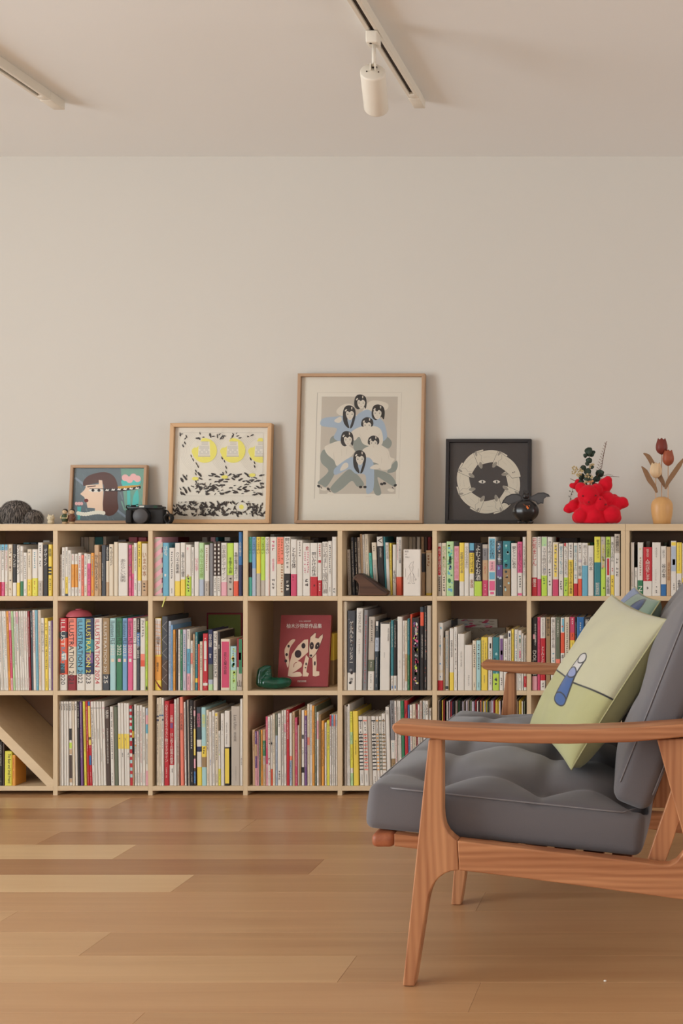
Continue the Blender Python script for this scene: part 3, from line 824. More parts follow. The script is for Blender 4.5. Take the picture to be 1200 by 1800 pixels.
cells(3, 3, C, 1382, '''
118 152 455 T ~6 M:480:700:o
*154 176 470 v ~5 @620:T @760:v @900:p
*178 195 470 p ~5
*197 217 455 V ~5
*218 240 455 o ~5
241 275 455 T ~5 @580:G @760:e @860:T
276 301 298 J ~6 @855:p
303 333 298 w ~5 G:JmJkm:14
335 356 285 w ~5 R:.1:.9:600:625:k @912:O
358 387 265 c ~4
390 415 260 V ~3 @520:q
417 460 262 w ~3 M:280:420:k M:930:1060:k:.2:.8
466 487 225 w ~3
490 520 222 w ~3 R:.1:.9:380:480:p
523 554 215 r ~4 M:230:560:w
557 586 258 w ~3 @760:x @810:q M:820:1060:b
592 621 240 T ~3 M:260:500:k
623 649 308 J ~3
651 666 400 w ~2
668 693 215 K ~2
697 730 222 w ~2 R:0:1:890:955:k R:.2:.8:510:560:k M:620:760:k
735 762 225 o ~2 @285:v M:340:900:w
767 796 150 c ~3 R:.1:.9:540:630:x
797 822 155 w ~3
823 850 170 o ~3
853 874 175 V ~2
877 901 245 w ~2 @345:p @560:w
902 926 275 K ~2
932 963 345 o ~1 M:450:880:k
968 991 370 w ~1
994 1024 343 z ~1 M:380:700:V
*1030 1050 275 w R:0:1:280:330:r R:0:1:330:410:J
*1052 1073 275 w R:0:1:280:410:B
*1075 1095 275 w R:0:1:280:410:x
*1097 1116 275 w R:0:1:280:410:q'''.replace('M:380:700:V', 'M:380:700:g'))
C = (595, 1215, .15)
bars = lambda c: ' '.join('R:0:1:%d:%d:%s' % (500 + 41 * k, 514 + 41 * k, c) for k in range(11)) + ' R:0:1:338:352:' + c
cells(3, 4, C, 1382, '''
66 87 165 e ~4
88 105 180 w ~5
107 131 152 w ~6
132 162 238 z ~10 @480:L @620:z @900:w @960:L
165 225 236 y ~12 T:560:760:k:LE_CORBUSIER:.4:.6
*228 280 295 w ~22 BARk
*283 334 295 w ~24 BARx
*336 379 295 e ~24 X
*382 433 295 w ~24 BARk
*436 465 295 w ~22 BARo
*467 501 295 w ~22 BARV
*503 546 262 w ~22 BARK
548 592 185 w ~24 T:220:270:g:AXIS
600 650 110 g ~22 @575:w @790:K
652 675 112 w ~22
677 700 112 w ~22
702 724 112 w ~22
726 762 112 G ~20 M:200:280:k
766 806 110 r ~18 M:200:280:k
812 830 160 b ~15
832 862 160 w ~15
865 901 152 c ~14
904 925 150 R ~13
927 948 155 w ~13
951 979 112 e ~12 M:130:340:r
981 1013 112 w ~12 M:130:340:s
1016 1051 112 w ~12 T:135:300:k:CASA
1062 1084 200 w ~4 T:215:300:k:POP'''.replace('BARk', bars('k')).replace('BARx', bars('x')).replace('BARo', bars('o')).replace('BARV', bars('V')).replace('BARK', bars('K')))
# thin record sleeves, too many and too thin to tell apart: one object
q = MB(); x = PX(769); rr = random.Random(3)
while x < PX(922):
    w = rr.uniform(.0028, .005); c = rr.choice('wkkcRdGyndewkQxTVw'); h_ = PZ(1231.5) - PZ(1382) - rr.uniform(0, .005)
    yo = rr.uniform(.004, .012); q.box(x, x + w - .0006, YF + yo, YF + .262, PZ(1382) + .0004, PZ(1382) + h_, bm_(c)); x += w + rr.choice((0, 0, .001, .003))
tag(q.build('record_sleeves'), 'row of thin coloured record sleeves in the bottom row behind the sofa', 'records', kind='stuff')
for i, (a, c, tl) in enumerate(((1000, 'R', 75), (1018, 'J', 78), (1034, 'p', 90), (1052, 'D', 85), (1072, 'k', 95))): pass
# diagonal stripes on the pink and beige book
for o in [o for o in COL.objects if o.name.startswith('book') and o.get('label', '').startswith('thick pink book') and 'top row third' in o['label']]:
    w = (165 - 58) * .15 * (YF + .01) / F - .0005; h = .207; q = MB(); k = 0; z = -.03
    while z < h:
        pts = [(0.001, z), (w - .001, z + w * .75), (w - .001, z + w * .75 + .0175), (0.001, z + .0175)]
        pts = [(x, min(max(zz, .001), h - .001)) for x, zz in pts]
        if abs(pts[0][1] - pts[3][1]) + abs(pts[1][1] - pts[2][1]) > .002: q.add([(x, -.0003, zz) for x, zz in pts], [(0, 1, 2, 3)], bm_('e'))
        z += .036
    tag(q.build('spine_print', o), None, kind='stuff')
# white dotted chevrons on the dark spine, red lines on the checked spine (middle row, third bay)
for o in COL.objects:
    L_ = o.get('label', '')
    if 'middle row third bay' in L_ and ', second from left' in L_ and 'behind' not in L_:
        w = (235 - 164) * .15 * (YF + .01) / F; q = MB()
        for k in range(5):
            zc = (.275 - .04) * (1 - k / 5) - .012 + .004
            for t_ in range(6):
                for sg in (-1, 1):
                    x = w * (.12 + .14 * t_); z = zc + sg * (.001 + .0032 * t_); q.add([(x - .0011, 0, z), (x, 0, z - .0011), (x + .0011, 0, z), (x, 0, z + .0011)], [(0, 1, 2, 3)], bm_('w'))
        tag(q.build('spine_print', o, loc=(0, -.0005, 0)), None, kind='stuff')
    if 'middle row third bay' in L_ and ', first from left' in L_ and 'behind' not in L_:
        q = MB(); w = 81 * .15 * (YF + .01) / F
        for k in range(4): q.add([(w * (.08 + .24 * k), 0, .125), (w * (.13 + .24 * k), 0, .125), (w * (.19 + .24 * k), 0, .248), (w * (.14 + .24 * k), 0, .248)], [(0, 1, 2, 3)], bm_('R'))
        for k in range(9): q.add([(w * .08, -.0001, .13 + .013 * k), (w * .92, -.0001, .127 + .013 * k), (w * .92, -.0001, .1285 + .013 * k), (w * .08, -.0001, .1315 + .013 * k)], [(0, 1, 2, 3)], bm_('o'))
        for k in range(3): q.add([(w * (.06 + .2 * k), 0, .035 - .01 * k), (w * .94, 0, .006 - .002 * k), (w * .94, 0, .01 - .002 * k), (w * (.06 + .2 * k), 0, .039 - .01 * k)], [(0, 1, 2, 3)], bm_('R'))
        tag(q.build('spine_print', o, loc=(0, -.0006, 0)), None, kind='stuff')
# ---------------------------------------------------------------- sofa
m_oakx = wood('oak_along_x', (196, 138, 96), (146, 90, 58), 0, 1.0, 1.08, .42, rings=True, bump=.12)
m_oakz = wood('oak_along_z', (196, 140, 98), (150, 94, 62), 2, 1.0, 1.08, .42, rings=True, bump=.12)
m_oaky = wood('oak_along_y', (172, 104, 70), (140, 76, 48), 1, 1.0, 1.08, .45, bump=.1)
def fabric(name, rgb, gain=1.1, scale=900, rough=.85, mott=.05):
    m = mat(name, rgb, rough, gain, mott, .2, nscale=4); nt = m.node_tree; N = nt.nodes; p = N['Principled BSDF']
    p.inputs['Sheen Weight'].default_value = .25; p.inputs['Sheen Roughness'].default_value = .5
    tc = N.new('ShaderNodeTexCoord'); nz = N.new('ShaderNodeTexNoise'); nz.inputs['Scale'].default_value = scale; nz.inputs['Detail'].default_value = 1
    bp = N.new('ShaderNodeBump'); bp.inputs['Strength'].default_value = .25; bp.inputs['Distance'].default_value = .001
    nt.links.new(tc.outputs['Object'], nz.inputs['Vector']); nt.links.new(nz.outputs['Fac'], bp.inputs['Height']); nt.links.new(bp.outputs[0], p.inputs['Normal'])
    return m
m_fab = fabric('grey_cotton', (101, 97, 99)); m_pipe = fabric('grey_piping', (128, 124, 126))
SOFA = root('sofa', (-.56, 2.54, 0), 'two seat oak frame sofa with grey cushions on the wooden floor', 'sofa'); SL = SOFA.location
def XZ(px, py, Y): p = P(px, py, Y); return (p.x - SL.x, p.z)
def fillet(pts): return pts
FY = 1.141
YL = 2.535
leg = [(752.6, 1300), (707, 1733.5)] + [(728, 1734.5), (751, 1586), (755, 1570), (761, 1556), (770, 1544), (781, 1536), (793, 1531.5), (806, 1530.5), (803, 1478), (795, 1472), (787, 1464), (781, 1453), (778, 1440), (777, 1425), (777, 1298)]
low = [(722, 1540), (707, 1733.5), (728, 1734.5), (751, 1586), (755, 1570), (761, 1556), (770, 1544), (781, 1536), (793, 1531.5), (806, 1530.5), (803, 1497), (729, 1486)]
rail = [(803.2, 1478), (1129, 1516), (1160, 1521), (1176, 1521), (1188, 1515), (1197, 1504), (1203, 1493), (1246, 1590), (1200, 1582), (1100, 1568.5), (962, 1550), (870, 1538), (806.2, 1530.5)]
rail_low = [(803.2, 1497), (1129, 1538), (1205, 1543), (1246, 1590), (1200, 1582), (1100, 1568.5), (962, 1550), (870, 1538), (806.2, 1530.5)]
rleg = [(1154, 1300), (1200, 1467), (1204, 1493.5), (1246.2, 1590.3), (1262, 1650), (1277, 1734.5), (1301, 1734.5), (1292, 1640), (1275, 1540), (1256, 1450), (1222, 1298)]
rleg_low = [(1206, 1543), (1246.2, 1590.3), (1262, 1650), (1277, 1734.5), (1301, 1734.5), (1292, 1640), (1275, 1540), (1262, 1520)]
def piece(name, pts, y0, y1, m, w=.0035, parent=SOFA, Y=YL):
    q = MB(); L_ = [XZ(a, b, Y) for a, b in pts]; L_ = [(x, max(z, .0005)) for x, z in L_]; q.prism(L_, y0 - SL.y, y1 - SL.y, m); return bevel(q.build(name, parent), w, 3)
for dy, full in ((0, 1), (.545, 0), (FY, 1)):
    piece('front_leg', leg if full else low, YL + dy, YL + dy + .036, m_oakz)
    piece('side_rail', rail if full else rail_low, YL + dy, YL + dy + .036, m_oakx)
    piece('rear_leg', rleg if full else rleg_low, YL + dy, YL + dy + .036, m_oakz)
arm = [(688, 1281), (689, 1274), (694, 1271.5), (783, 1278), (900, 1282.5), (1000, 1283), (1110, 1279), (1200, 1273), (1262, 1269), (1272, 1272), (1272, 1283), (1262, 1290), (1200, 1296), (1110, 1305), (1000, 1308), (900, 1307), (783, 1301.5), (704, 1293), (693, 1289)]
for dy in (0, FY):
    o = piece('armrest', arm, 2.515 + dy, 2.592 + dy, m_oakx, .009, Y=2.515)
# seat frame
piece('seat_frame', [(694, 1464), (735, 1469), (1132, 1513), (1130, 1536), (735, 1491), (694, 1486)], 2.572, 2.60, m_oakx, .002, Y=2.58)
piece('seat_frame', [(694, 1464), (735, 1469), (1132, 1513), (1130, 1536), (735, 1491), (694, 1486)], FY + 2.507, FY + 2.534, m_oakx, .002, Y=2.58)
q = MB(); a, b = XZ(653, 1464, 2.58), XZ(694, 1489, 2.58)
q.bev(a[0], b[0], 2.572 - SL.y, 2.534 + FY - SL.y, b[1], a[1], .012, m_oaky, 4); o = q.build('front_rail', SOFA, True)
for k in range(7):
    x, z = XZ(760 + 52 * k, 1466 + 6.5 * k, 2.58); q = MB(); q.box(x, x + .045, 2.601 - SL.y, FY + 2.506 - SL.y, z - .029, z - .014, m_oaky); bevel(q.build('seat_slat', SOFA), .002, 2)
# reclined back frame behind the back cushion
ux = math.sin(math.radians(19.4)); uz = math.cos(math.radians(19.4))
x0, z0 = XZ(1135, 1510, 2.60)
def upright(y):
    q = MB(); w = .040
    p0 = (x0, z0 - .005); p1 = (x0 + ux * .52 / uz * .95, z0 + .50)
    q.prism([p0, (p0[0] + w, p0[1]), (p1[0] + w, p1[1]), p1], y - SL.y, y + .024 - SL.y, m_oakz); return bevel(q.build('back_upright', SOFA), .002, 2)
for y in (2.574, 3.095, 3.648): upright(y)
for k, h in enumerate((.10, .19, .28, .37, .46)):
    x = x0 + ux * h / uz + .020; z = z0 + h; q = MB()
    for ya, yb in ((2.5985, 3.0945), (3.1195, 3.6475)):
        q = MB(); q.box(x, x + .016, ya - SL.y, yb - SL.y, z, z + .045, m_oaky); bevel(q.build('back_slat', SOFA), .002, 2)

def cushion(name, L, Wd, H, r, M, top, m, parent, n=(64, 96, 12), side=.012, tufts=(), dip=.03, tw=.055):
    """rounded box L x Wd x H (x, y, z), crowned on top, pulled in at the tufts"""
    hx, hy, hz = L / 2, Wd / 2, H / 2; vs = []; fs = []; key = {}
    def vert(a, b, c):
        k = (round(a, 5), round(b, 5), round(c, 5))
        if k in key: return key[k]
        x, y, z = a * hx, b * hy, c * hz
        ix = max(-(hx - r), min(hx - r, x)); iy = max(-(hy - r), min(hy - r, y)); iz = max(-(hz - r), min(hz - r, z))
        d = Vector((x - ix, y - iy, z - iz)); l = d.length
        if l > 1e-9:
            dd = d / l; rr = r
            p = Vector((ix, iy, iz)) + dd * rr
        else: p = Vector((x, y, z))
        u, v, w = x / hx, y / hy, z / hz
        if c > .999 or z > 0:
            f = max(0, w) ** 3
            p.z += f * top * (1 - abs(u) ** 2.6) * (1 - abs(v) ** 5) * (1 + .10 * math.sin(u * 5 + v * 11) )
            for tx, ty in tufts:
                ddx, ddy = p.x - tx, p.y - ty; rr2 = (ddx * ddx + ddy * ddy) / (tw * tw)
                p.z -= f * dip * math.exp(-rr2)
                # creases running from the tuft
                for ang in (0, PI / 2, PI, 1.5 * PI):
                    ca, sa = math.cos(ang), math.sin(ang); al = ddx * ca + ddy * sa; pe = -ddx * sa + ddy * ca
                    if al > 0: p.z -= f * dip * .45 * math.exp(-(pe / .02) ** 2) * math.exp(-al / .09) * (1 - math.exp(-al / .02))
        sb = side * (1 - w * w)
        if abs(a) > .999: p.x += math.copysign(sb * (1 - v ** 6), a)
        if abs(b) > .999: p.y += math.copysign(sb * .5 * (1 - u ** 6), b)
        vs.append(M @ p); key[k] = len(vs) - 1; return key[k]
    nx, ny, nz = n
    def g(k, N): return -1 + 2 * k / N
    for c in (-1, 1):
        for i in range(nx):
            for j in range(ny):
                q4 = [vert(g(i, nx), g(j, ny), c), vert(g(i + 1, nx), g(j, ny), c), vert(g(i + 1, nx), g(j + 1, ny), c), vert(g(i, nx), g(j + 1, ny), c)]; fs.append(q4 if c > 0 else q4[::-1])
    for a in (-1, 1):
        for j in range(ny):
            for k in range(nz):
                q4 = [vert(a, g(j, ny), g(k, nz)), vert(a, g(j + 1, ny), g(k, nz)), vert(a, g(j + 1, ny), g(k + 1, nz)), vert(a, g(j, ny), g(k + 1, nz))]; fs.append(q4 if a > 0 else q4[::-1])
    for b in (-1, 1):
        for i in range(nx):
            for k in range(nz):
                q4 = [vert(g(i, nx), b, g(k, nz)), vert(g(i + 1, nx), b, g(k, nz)), vert(g(i + 1, nx), b, g(k + 1, nz)), vert(g(i, nx), b, g(k + 1, nz))]; fs.append(q4[::-1] if b > 0 else q4)
    o = mesh(name, vs, fs, m, None, parent, None, True); return o, vert, vs
# seat cushion: front top edge (656,1377), rear top edge (1143,1429) at Y 2.585
A_ = P(648, 1379, 2.585); B_ = P(1134, 1430, 2.585); d = (B_ - A_); Ls = d.length; tilt = math.atan2(-d.z, d.x); Hs = .095
ctr = (A_ + B_) / 2; up = Vector((math.sin(tilt), 0, math.cos(tilt))); ctr -= up * (Hs / 2 - .0005); ctr.y = 2.585 + 1.055 / 2
M = Matrix.Translation(ctr) @ Matrix.Rotation(tilt, 4, 'Y')
tf = [(x, y) for x in (-.155, .065, .27) for y in (-.41, -.14, .13, .40)]
root_c = tag(link('seat_cushion', None, None, ctr), 'long grey cotton seat cushion with tufted top on the sofa', 'cushion'); root_c.rotation_euler = (0, tilt, 0)
o, vf, _ = cushion('cushion_body', Ls, 1.055, Hs, .017, Matrix.Identity(4), .042, m_fab, root_c, (72, 120, 12), .014, tf, .034, .06)
def piping(name, L, Wd, H, r, parent, zsign=1):
    q = MB(); hx, hy, hz = L / 2 - r * .29 + .002, Wd / 2 - r * .29 + .0028, H / 2 - r * .29 + .0012; pts = []
    base = [(-hx, -hy), (hx, -hy), (hx, hy), (-hx, hy)]
    for i in range(4):
        p0, p1 = Vector(base[i]), Vector(base[(i + 1) % 4])
        for k in range(12):
            t = (k + .5) / 12; t = .04 + .92 * t; p = p0.lerp(p1, t); pts.append((p.x, p.y, hz * zsign))
    pts.append(pts[0]); q.tube(pts, .0016, m_pipe, 6); return q.build(name, parent, True)
piping('top_piping', Ls, 1.055, Hs, .017, root_c); 
# back cushion: front lower seam (1072,1410), leaning 21 degrees, built lying with its top as the front face
bl = math.radians(21.5); Hb = .086; Lb = .47; Wb = 1.036
A_ = P(1071, 1409, 2.60); upb = Vector((math.sin(bl), 0, math.cos(bl))); fr = Vector((-math.cos(bl), 0, math.sin(bl)))
ctr = A_ + upb * (Lb / 2 + .006) - fr * (Hb / 2); ctr.y = 2.601 + Wb / 2
root_b = tag(link('back_cushion', None, None, ctr), 'grey cotton back cushion leaning on the sofa back', 'cushion')
Mb = Matrix((( upb.x, 0, fr.x), (0, 1, 0), (upb.z, 0, fr.z))); Mb = Matrix(((upb.x, 0, fr.x), (0, 1, 0), (upb.z, 0, fr.z)))
# columns: local x -> up, local y -> -Y keeps it right-handed
Mb = Matrix(((upb.x, 0, fr.x), (0, -1, 0), (upb.z, 0, fr.z)))
root_b.rotation_euler = Mb.to_euler()
tfb = [(x, y) for x in (-.02,) for y in (-.3, 0, .3)]
cushion('cushion_body', Lb, Wb, Hb, .022, Matrix.Identity(4), .040, m_fab, root_b, (56, 100, 14), .009, tfb, .02, .06)
piping('front_piping', Lb, Wb, Hb, .024, root_b); piping('rear_piping', Lb, Wb, Hb, .024, root_b, -1)

# ---------------------------------------------------------------- throw pillows with a printed front
def pillow(name, T_, N_, B_, L_, thick, label, paint, base, pipem, n=320):
    """corners: far top, near top, near bottom, far bottom; paint(u, v) -> linear colour; u across (far to near), v down"""
    c = (T_ + N_ + B_ + L_) / 4; nr = (N_ - T_).cross(L_ - T_).normalized()
    if nr.x > 0: nr = -nr
    rt = root(name, c, label, 'cushion')
    def pt(u, v, s):
        # pinched sides between the pointed corners
        uu, vv = 2 * u - 1, 2 * v - 1
        pu = uu * (1 - .045 * (1 - vv * vv)); pv = vv * (1 - .05 * (1 - uu * uu)); a, b = (pu + 1) / 2, (pv + 1) / 2
        p = (T_ * (1 - a) + N_ * a) * (1 - b) + (L_ * (1 - a) + B_ * a) * b
        e = max(0, (1 - uu ** 2)) * max(0, (1 - vv ** 2)); f = e ** (.42 if s > 0 else .3)
        wr = .0035 * math.sin(9 * uu + 4 * vv) * e + .004 * math.sin(14 * vv * uu + 2) * e * (1 - e)
        return p - c + nr * s * (thick * (.42 if s > 0 else .62) * f + wr)
    me_parts = []
    for s, nm, nn in ((1, 'printed_front', n), (-1, 'back', 40)):
        vs = [pt(i / nn, j / nn, s) for j in range(nn + 1) for i in range(nn + 1)]
        fs = [(j * (nn + 1) + i, (j + 1) * (nn + 1) + i, (j + 1) * (nn + 1) + i + 1, j * (nn + 1) + i + 1) for j in range(nn) for i in range(nn)]
        t = [(pt(.5, .5, s) - pt(.5, .4, s)).cross(pt(.6, .5, s) - pt(.5, .5, s))][0]
        if t.dot(nr * s) < 0: fs = [f[::-1] for f in fs]
        if s > 0:
            m = bpy.data.materials.new(name + '_print'); m.use_nodes = True; nt = m.node_tree; p = nt.nodes['Principled BSDF']
            at = nt.nodes.new('ShaderNodeAttribute'); at.attribute_name = 'print'; nt.links.new(at.outputs['Color'], p.inputs['Base Color'])
            p.inputs['Roughness'].default_value = .9; p.inputs['Specular IOR Level'].default_value = .15; p.inputs['Sheen Weight'].default_value = .3
            tc = nt.nodes.new('ShaderNodeTexCoord'); nz = nt.nodes.new('ShaderNodeTexNoise'); nz.inputs['Scale'].default_value = 700
            bp = nt.nodes.new('ShaderNodeBump'); bp.inputs['Strength'].default_value = .35; bp.inputs['Distance'].default_value = .0015
            nt.links.new(tc.outputs['Object'], nz.inputs['Vector']); nt.links.new(nz.outputs['Fac'], bp.inputs['Height']); nt.links.new(bp.outputs[0], p.inputs['Normal'])
            o = mesh(nm, vs, fs, m, None, rt, None, True)
            ca = o.data.color_attributes.new('print', 'FLOAT_COLOR', 'POINT'); buf = []
            for j in range(nn + 1):
                for i in range(nn + 1): buf += [*paint(i / nn, j / nn), 1.0]
            ca.data.foreach_set('color', buf)
        else: mesh(nm, vs, fs, base, None, rt, None, True)
    q = MB(); ring = [(0, k / 30) for k in range(30)] + [(k / 30, 1) for k in range(30)] + [(1, 1 - k / 30) for k in range(30)] + [(1 - k / 30, 0) for k in range(31)]
    q.tube([pt(u, v, 0) for u, v in ring], .0022, pipem, 6); q.build('edge_seam', rt, True)
    return rt, pt, c
def sm(a, b, x): t = max(0, min(1, (x - a) / (b - a))); return t * t * (3 - 2 * t)
def mixc(a, b, t): return tuple(x * (1 - t) + y * t for x, y in zip(a, b))
def capsule(u, v, a, b, r):
    pa = (u - a[0], v - a[1]); ba = (b[0] - a[0], b[1] - a[1]); h = max(0, min(1, (pa[0] * ba[0] + pa[1] * ba[1]) / (ba[0] ** 2 + ba[1] ** 2)))
    return math.hypot(pa[0] - ba[0] * h, pa[1] - ba[1] * h) - r
g_ = .86
cream_ = tuple(v * g_ for v in lin((198, 192, 160))); green_ = tuple(v * g_ for v in lin((184, 180, 130))); blk = (.03, .03, .035)
blue_ = tuple(v * g_ for v in lin((66, 96, 150))); pale_ = tuple(v * g_ for v in lin((140, 150, 190))); wht = tuple(v * g_ for v in lin((210, 205, 200)))
def paint1(u, v):
    # print space: skewed so that the drawn tube keeps round ends on the cloth
    X, Y = 97 * u - 158 * v, 68 * u + 226 * v; e = .9
    ln = .597 - .13 * max(0, u - .62)
    base = mixc(cream_, green_, sm(ln - .004, ln + .004, v))
    c = mixc(blk, base, sm(.0035, .0075, abs(v - ln)))
    def put(c, dist, col): return mixc(mixc(col, blk, sm(-2.6, -1.7, dist)), c, sm(-e / 2, e / 2, dist))
    a = (-17.1, 135.5); b_ = (a[0] - 18, a[1] + 24); d_ = (b_[0] - 26, b_[1] + 44); r = 10.8
    c = put(c, capsule(X, Y, a, b_, r), wht); c = put(c, capsule(X, Y, b_, d_, r), blue_)
    c = put(c, math.hypot(X - a[0], Y - a[1]) - r, wht); c = put(c, math.hypot(X - b_[0], Y - b_[1]) - r, pale_)
    if capsule(X, Y, b_, d_, r) < -1: c = mixc(blk, c, sm(.7, 1.6, abs(math.hypot(X - d_[0], Y - d_[1]) - r)))
    return c
T1, N1, B1, L1 = Vector((-.171, 3.2, .775)), Vector((-.023, 2.78, .742)), Vector((-.236, 2.73, .412)), Vector((-.385, 3.2, .436))
m_gr = fabric('yellow_green_knit', (172, 168, 122)); m_gs = fabric('seam_knit', (165, 160, 118))
pillow('throw_pillow', T1, N1, B1, L1, .13, 'pale yellow green pillow printed with a blue and white tube, on the sofa', paint1, m_gr, m_gs)
sage = tuple(v * g_ for v in lin((128, 146, 128))); blu2 = tuple(v * g_ for v in lin((120, 135, 170))); dk = tuple(v * g_ for v in lin((40, 62, 105)))
def paint2(u, v):
    c = sage; e = .006
    def put(c, dist, col): return mixc(mixc(col, blk, sm(-.012 - e, -.012, dist)), c, sm(-e / 2, e / 2, dist))
    c = put(c, math.hypot(u - .12, v - .04) - .26, blu2); c = put(c, math.hypot((u - .72) / 1.3, v - .12) - .10, dk)
    c = put(c, capsule(u, v, (.1, .9), (.5, .7), .12), blu2); return c
T2, N2, B2, L2 = Vector((-.125, 3.63, .775)), Vector((-.045, 3.27, .755)), Vector((-.255, 3.27, .42)), Vector((-.385, 3.60, .425))
pillow('throw_pillow', T2, N2, B2, L2, .10, 'sage green pillow with blue print, half hidden behind the yellow green pillow', paint2, fabric('sage_knit', (128, 146, 128)), m_gs, 120)

# ---------------------------------------------------------------- framed prints
def thin_glass():
    if 'thin_glass' in MATS: return MATS['thin_glass']
    m = bpy.data.materials.new('thin_glass'); m.use_nodes = True; nt = m.node_tree; N = nt.nodes; N.remove(N['Principled BSDF'])
    t = N.new('ShaderNodeBsdfTransparent'); t.inputs[0].default_value = (1, 1, 1, 1); g = N.new('ShaderNodeBsdfGlossy'); g.inputs['Roughness'].default_value = .02
    f = N.new('ShaderNodeFresnel'); f.inputs[0].default_value = 1.22; mx = N.new('ShaderNodeMixShader')
    nt.links.new(f.outputs[0], mx.inputs[0]); nt.links.new(t.outputs[0], mx.inputs[1]); nt.links.new(g.outputs[0], mx.inputs[2]); nt.links.new(mx.outputs[0], N['Material Output'].inputs[0])
    MATS['thin_glass'] = m; return m
def ink(rgb, gain=1.22): return mat('print_%d_%d_%d' % rgb, rgb, .7, gain, 0, .2)
class Art:
    """flat print: polygons in the pixels of one crop, laid in layers on the sheet"""
    def __init__(s, corners, w, h): s.c = corners; s.w = w; s.h = h; s.q = MB(); s.k = 0
    def uv(s, p):
        (x0, y0), (x1, y1), (x2, y2), (x3, y3) = s.c        # TL TR BR BL
        v = (p[1] - y0) / (y3 - y0); xl = x0 + (x3 - x0) * v; xr = x1 + (x2 - x1) * v; u = (p[0] - xl) / (xr - xl)
        return u * s.w, (1 - v) * s.h
    def poly(s, pts, rgb, smooth=0):
        if smooth: pts = smooth_poly(pts, smooth)
        s.k += 1; vs = [(min(max(x, 0), s.w), -.00035 - s.k * .000004, min(max(z, 0), s.h)) for x, z in map(s.uv, pts)]
        s.q.add(vs, [list(range(len(vs)))], ink(rgb))
    def ell(s, cx, cy, rx, ry, rgb, rot=0, n=20):
        s.poly([(cx + rx * math.cos(t) * math.cos(rot) - ry * math.sin(t) * math.sin(rot), cy + rx * math.cos(t) * math.sin(rot) + ry * math.sin(t) * math.cos(rot)) for t in [2 * PI * i / n for i in range(n)]], rgb)
    def line(s, pts, w, rgb):
        for a, b in zip(pts, pts[1:]):
            dx, dy = b[0] - a[0], b[1] - a[1]; l = math.hypot(dx, dy) or 1; nx, ny = -dy / l * w / 2, dx / l * w / 2
            s.poly([(a[0] + nx, a[1] + ny), (b[0] + nx, b[1] + ny), (b[0] - nx, b[1] - ny), (a[0] - nx, a[1] - ny)], rgb)
def frame(label, bl, br, top, Yb, lean, bar, depth, m_h, m_v, sheet, art_fn, crop, inner):
    """bl, br: photo pixels of the bottom corners; top: pixel height of the top edge"""
    p0 = P(*bl, Yb); p1 = P(*br, Yb); W_ = p1.x - p0.x; Zt = CH - (top - VY) * (Yb + lean) / F; Hh = Zt - PZ(921); H_ = math.hypot(Hh, lean)
    ang = math.atan2(lean, Hh)
    t = root('framed_print', (p0.x, Yb, PZ(921) + depth * math.sin(ang) + .0006), label, 'picture', 'framed prints leaning on the wall above the bookcase', (-ang, 0, 0))
    b = bar
    for nm, pts, m in (('b', [(0, 0), (W_, 0), (W_ - b, b), (b, b)], m_h), ('t', [(0, H_), (b, H_ - b), (W_ - b, H_ - b), (W_, H_)], m_h), ('l', [(0, 0), (b, b), (b, H_ - b), (0, H_)], m_v), ('r', [(W_, 0), (W_, H_), (W_ - b, H_ - b), (W_ - b, b)], m_v)):
        q = MB(); q.prism(pts, 0, depth, m); bevel(q.build('frame_bar', t), .0008, 2)
    q = MB(); q.box(b * .7, W_ - b * .7, depth * .55, depth * .9, b * .7, H_ - b * .7, sheet); q.build('backing', t)
    w, h = W_ - 2 * b, H_ - 2 * b; A = Art(inner, w, h); art_fn(A); o = A.q.build('print', t); o.location = (b, depth * .55, b); o['kind'] = 'stuff'
    q = MB(); q.box(b * .8, W_ - b * .8, depth * .35, depth * .35 + .0012, b * .8, H_ - b * .8, thin_glass()); q.build('glass', t)
    return t
m_fh = wood('light_oak_frame_h', (205, 168, 128), (186, 146, 106), 0, 1.5, 1.1, .5, bump=.05); m_fv = wood('light_oak_frame_v', (205, 168, 128), (186, 146, 106), 2, 1.5, 1.1, .5, bump=.05)
m_th = wood('tan_frame_h', (184, 150, 118), (164, 128, 98), 0, 1.5, 1.02, .5, bump=.05); m_tv = wood('tan_frame_v', (184, 150, 118), (164, 128, 98), 2, 1.5, 1.02, .5, bump=.05)
m_bf = mat('black_frame', (38, 33, 33), .45, 1.0, .05)
SH = (212, 204, 190); INK = (62, 54, 50)
m_sheet = ink(SH)
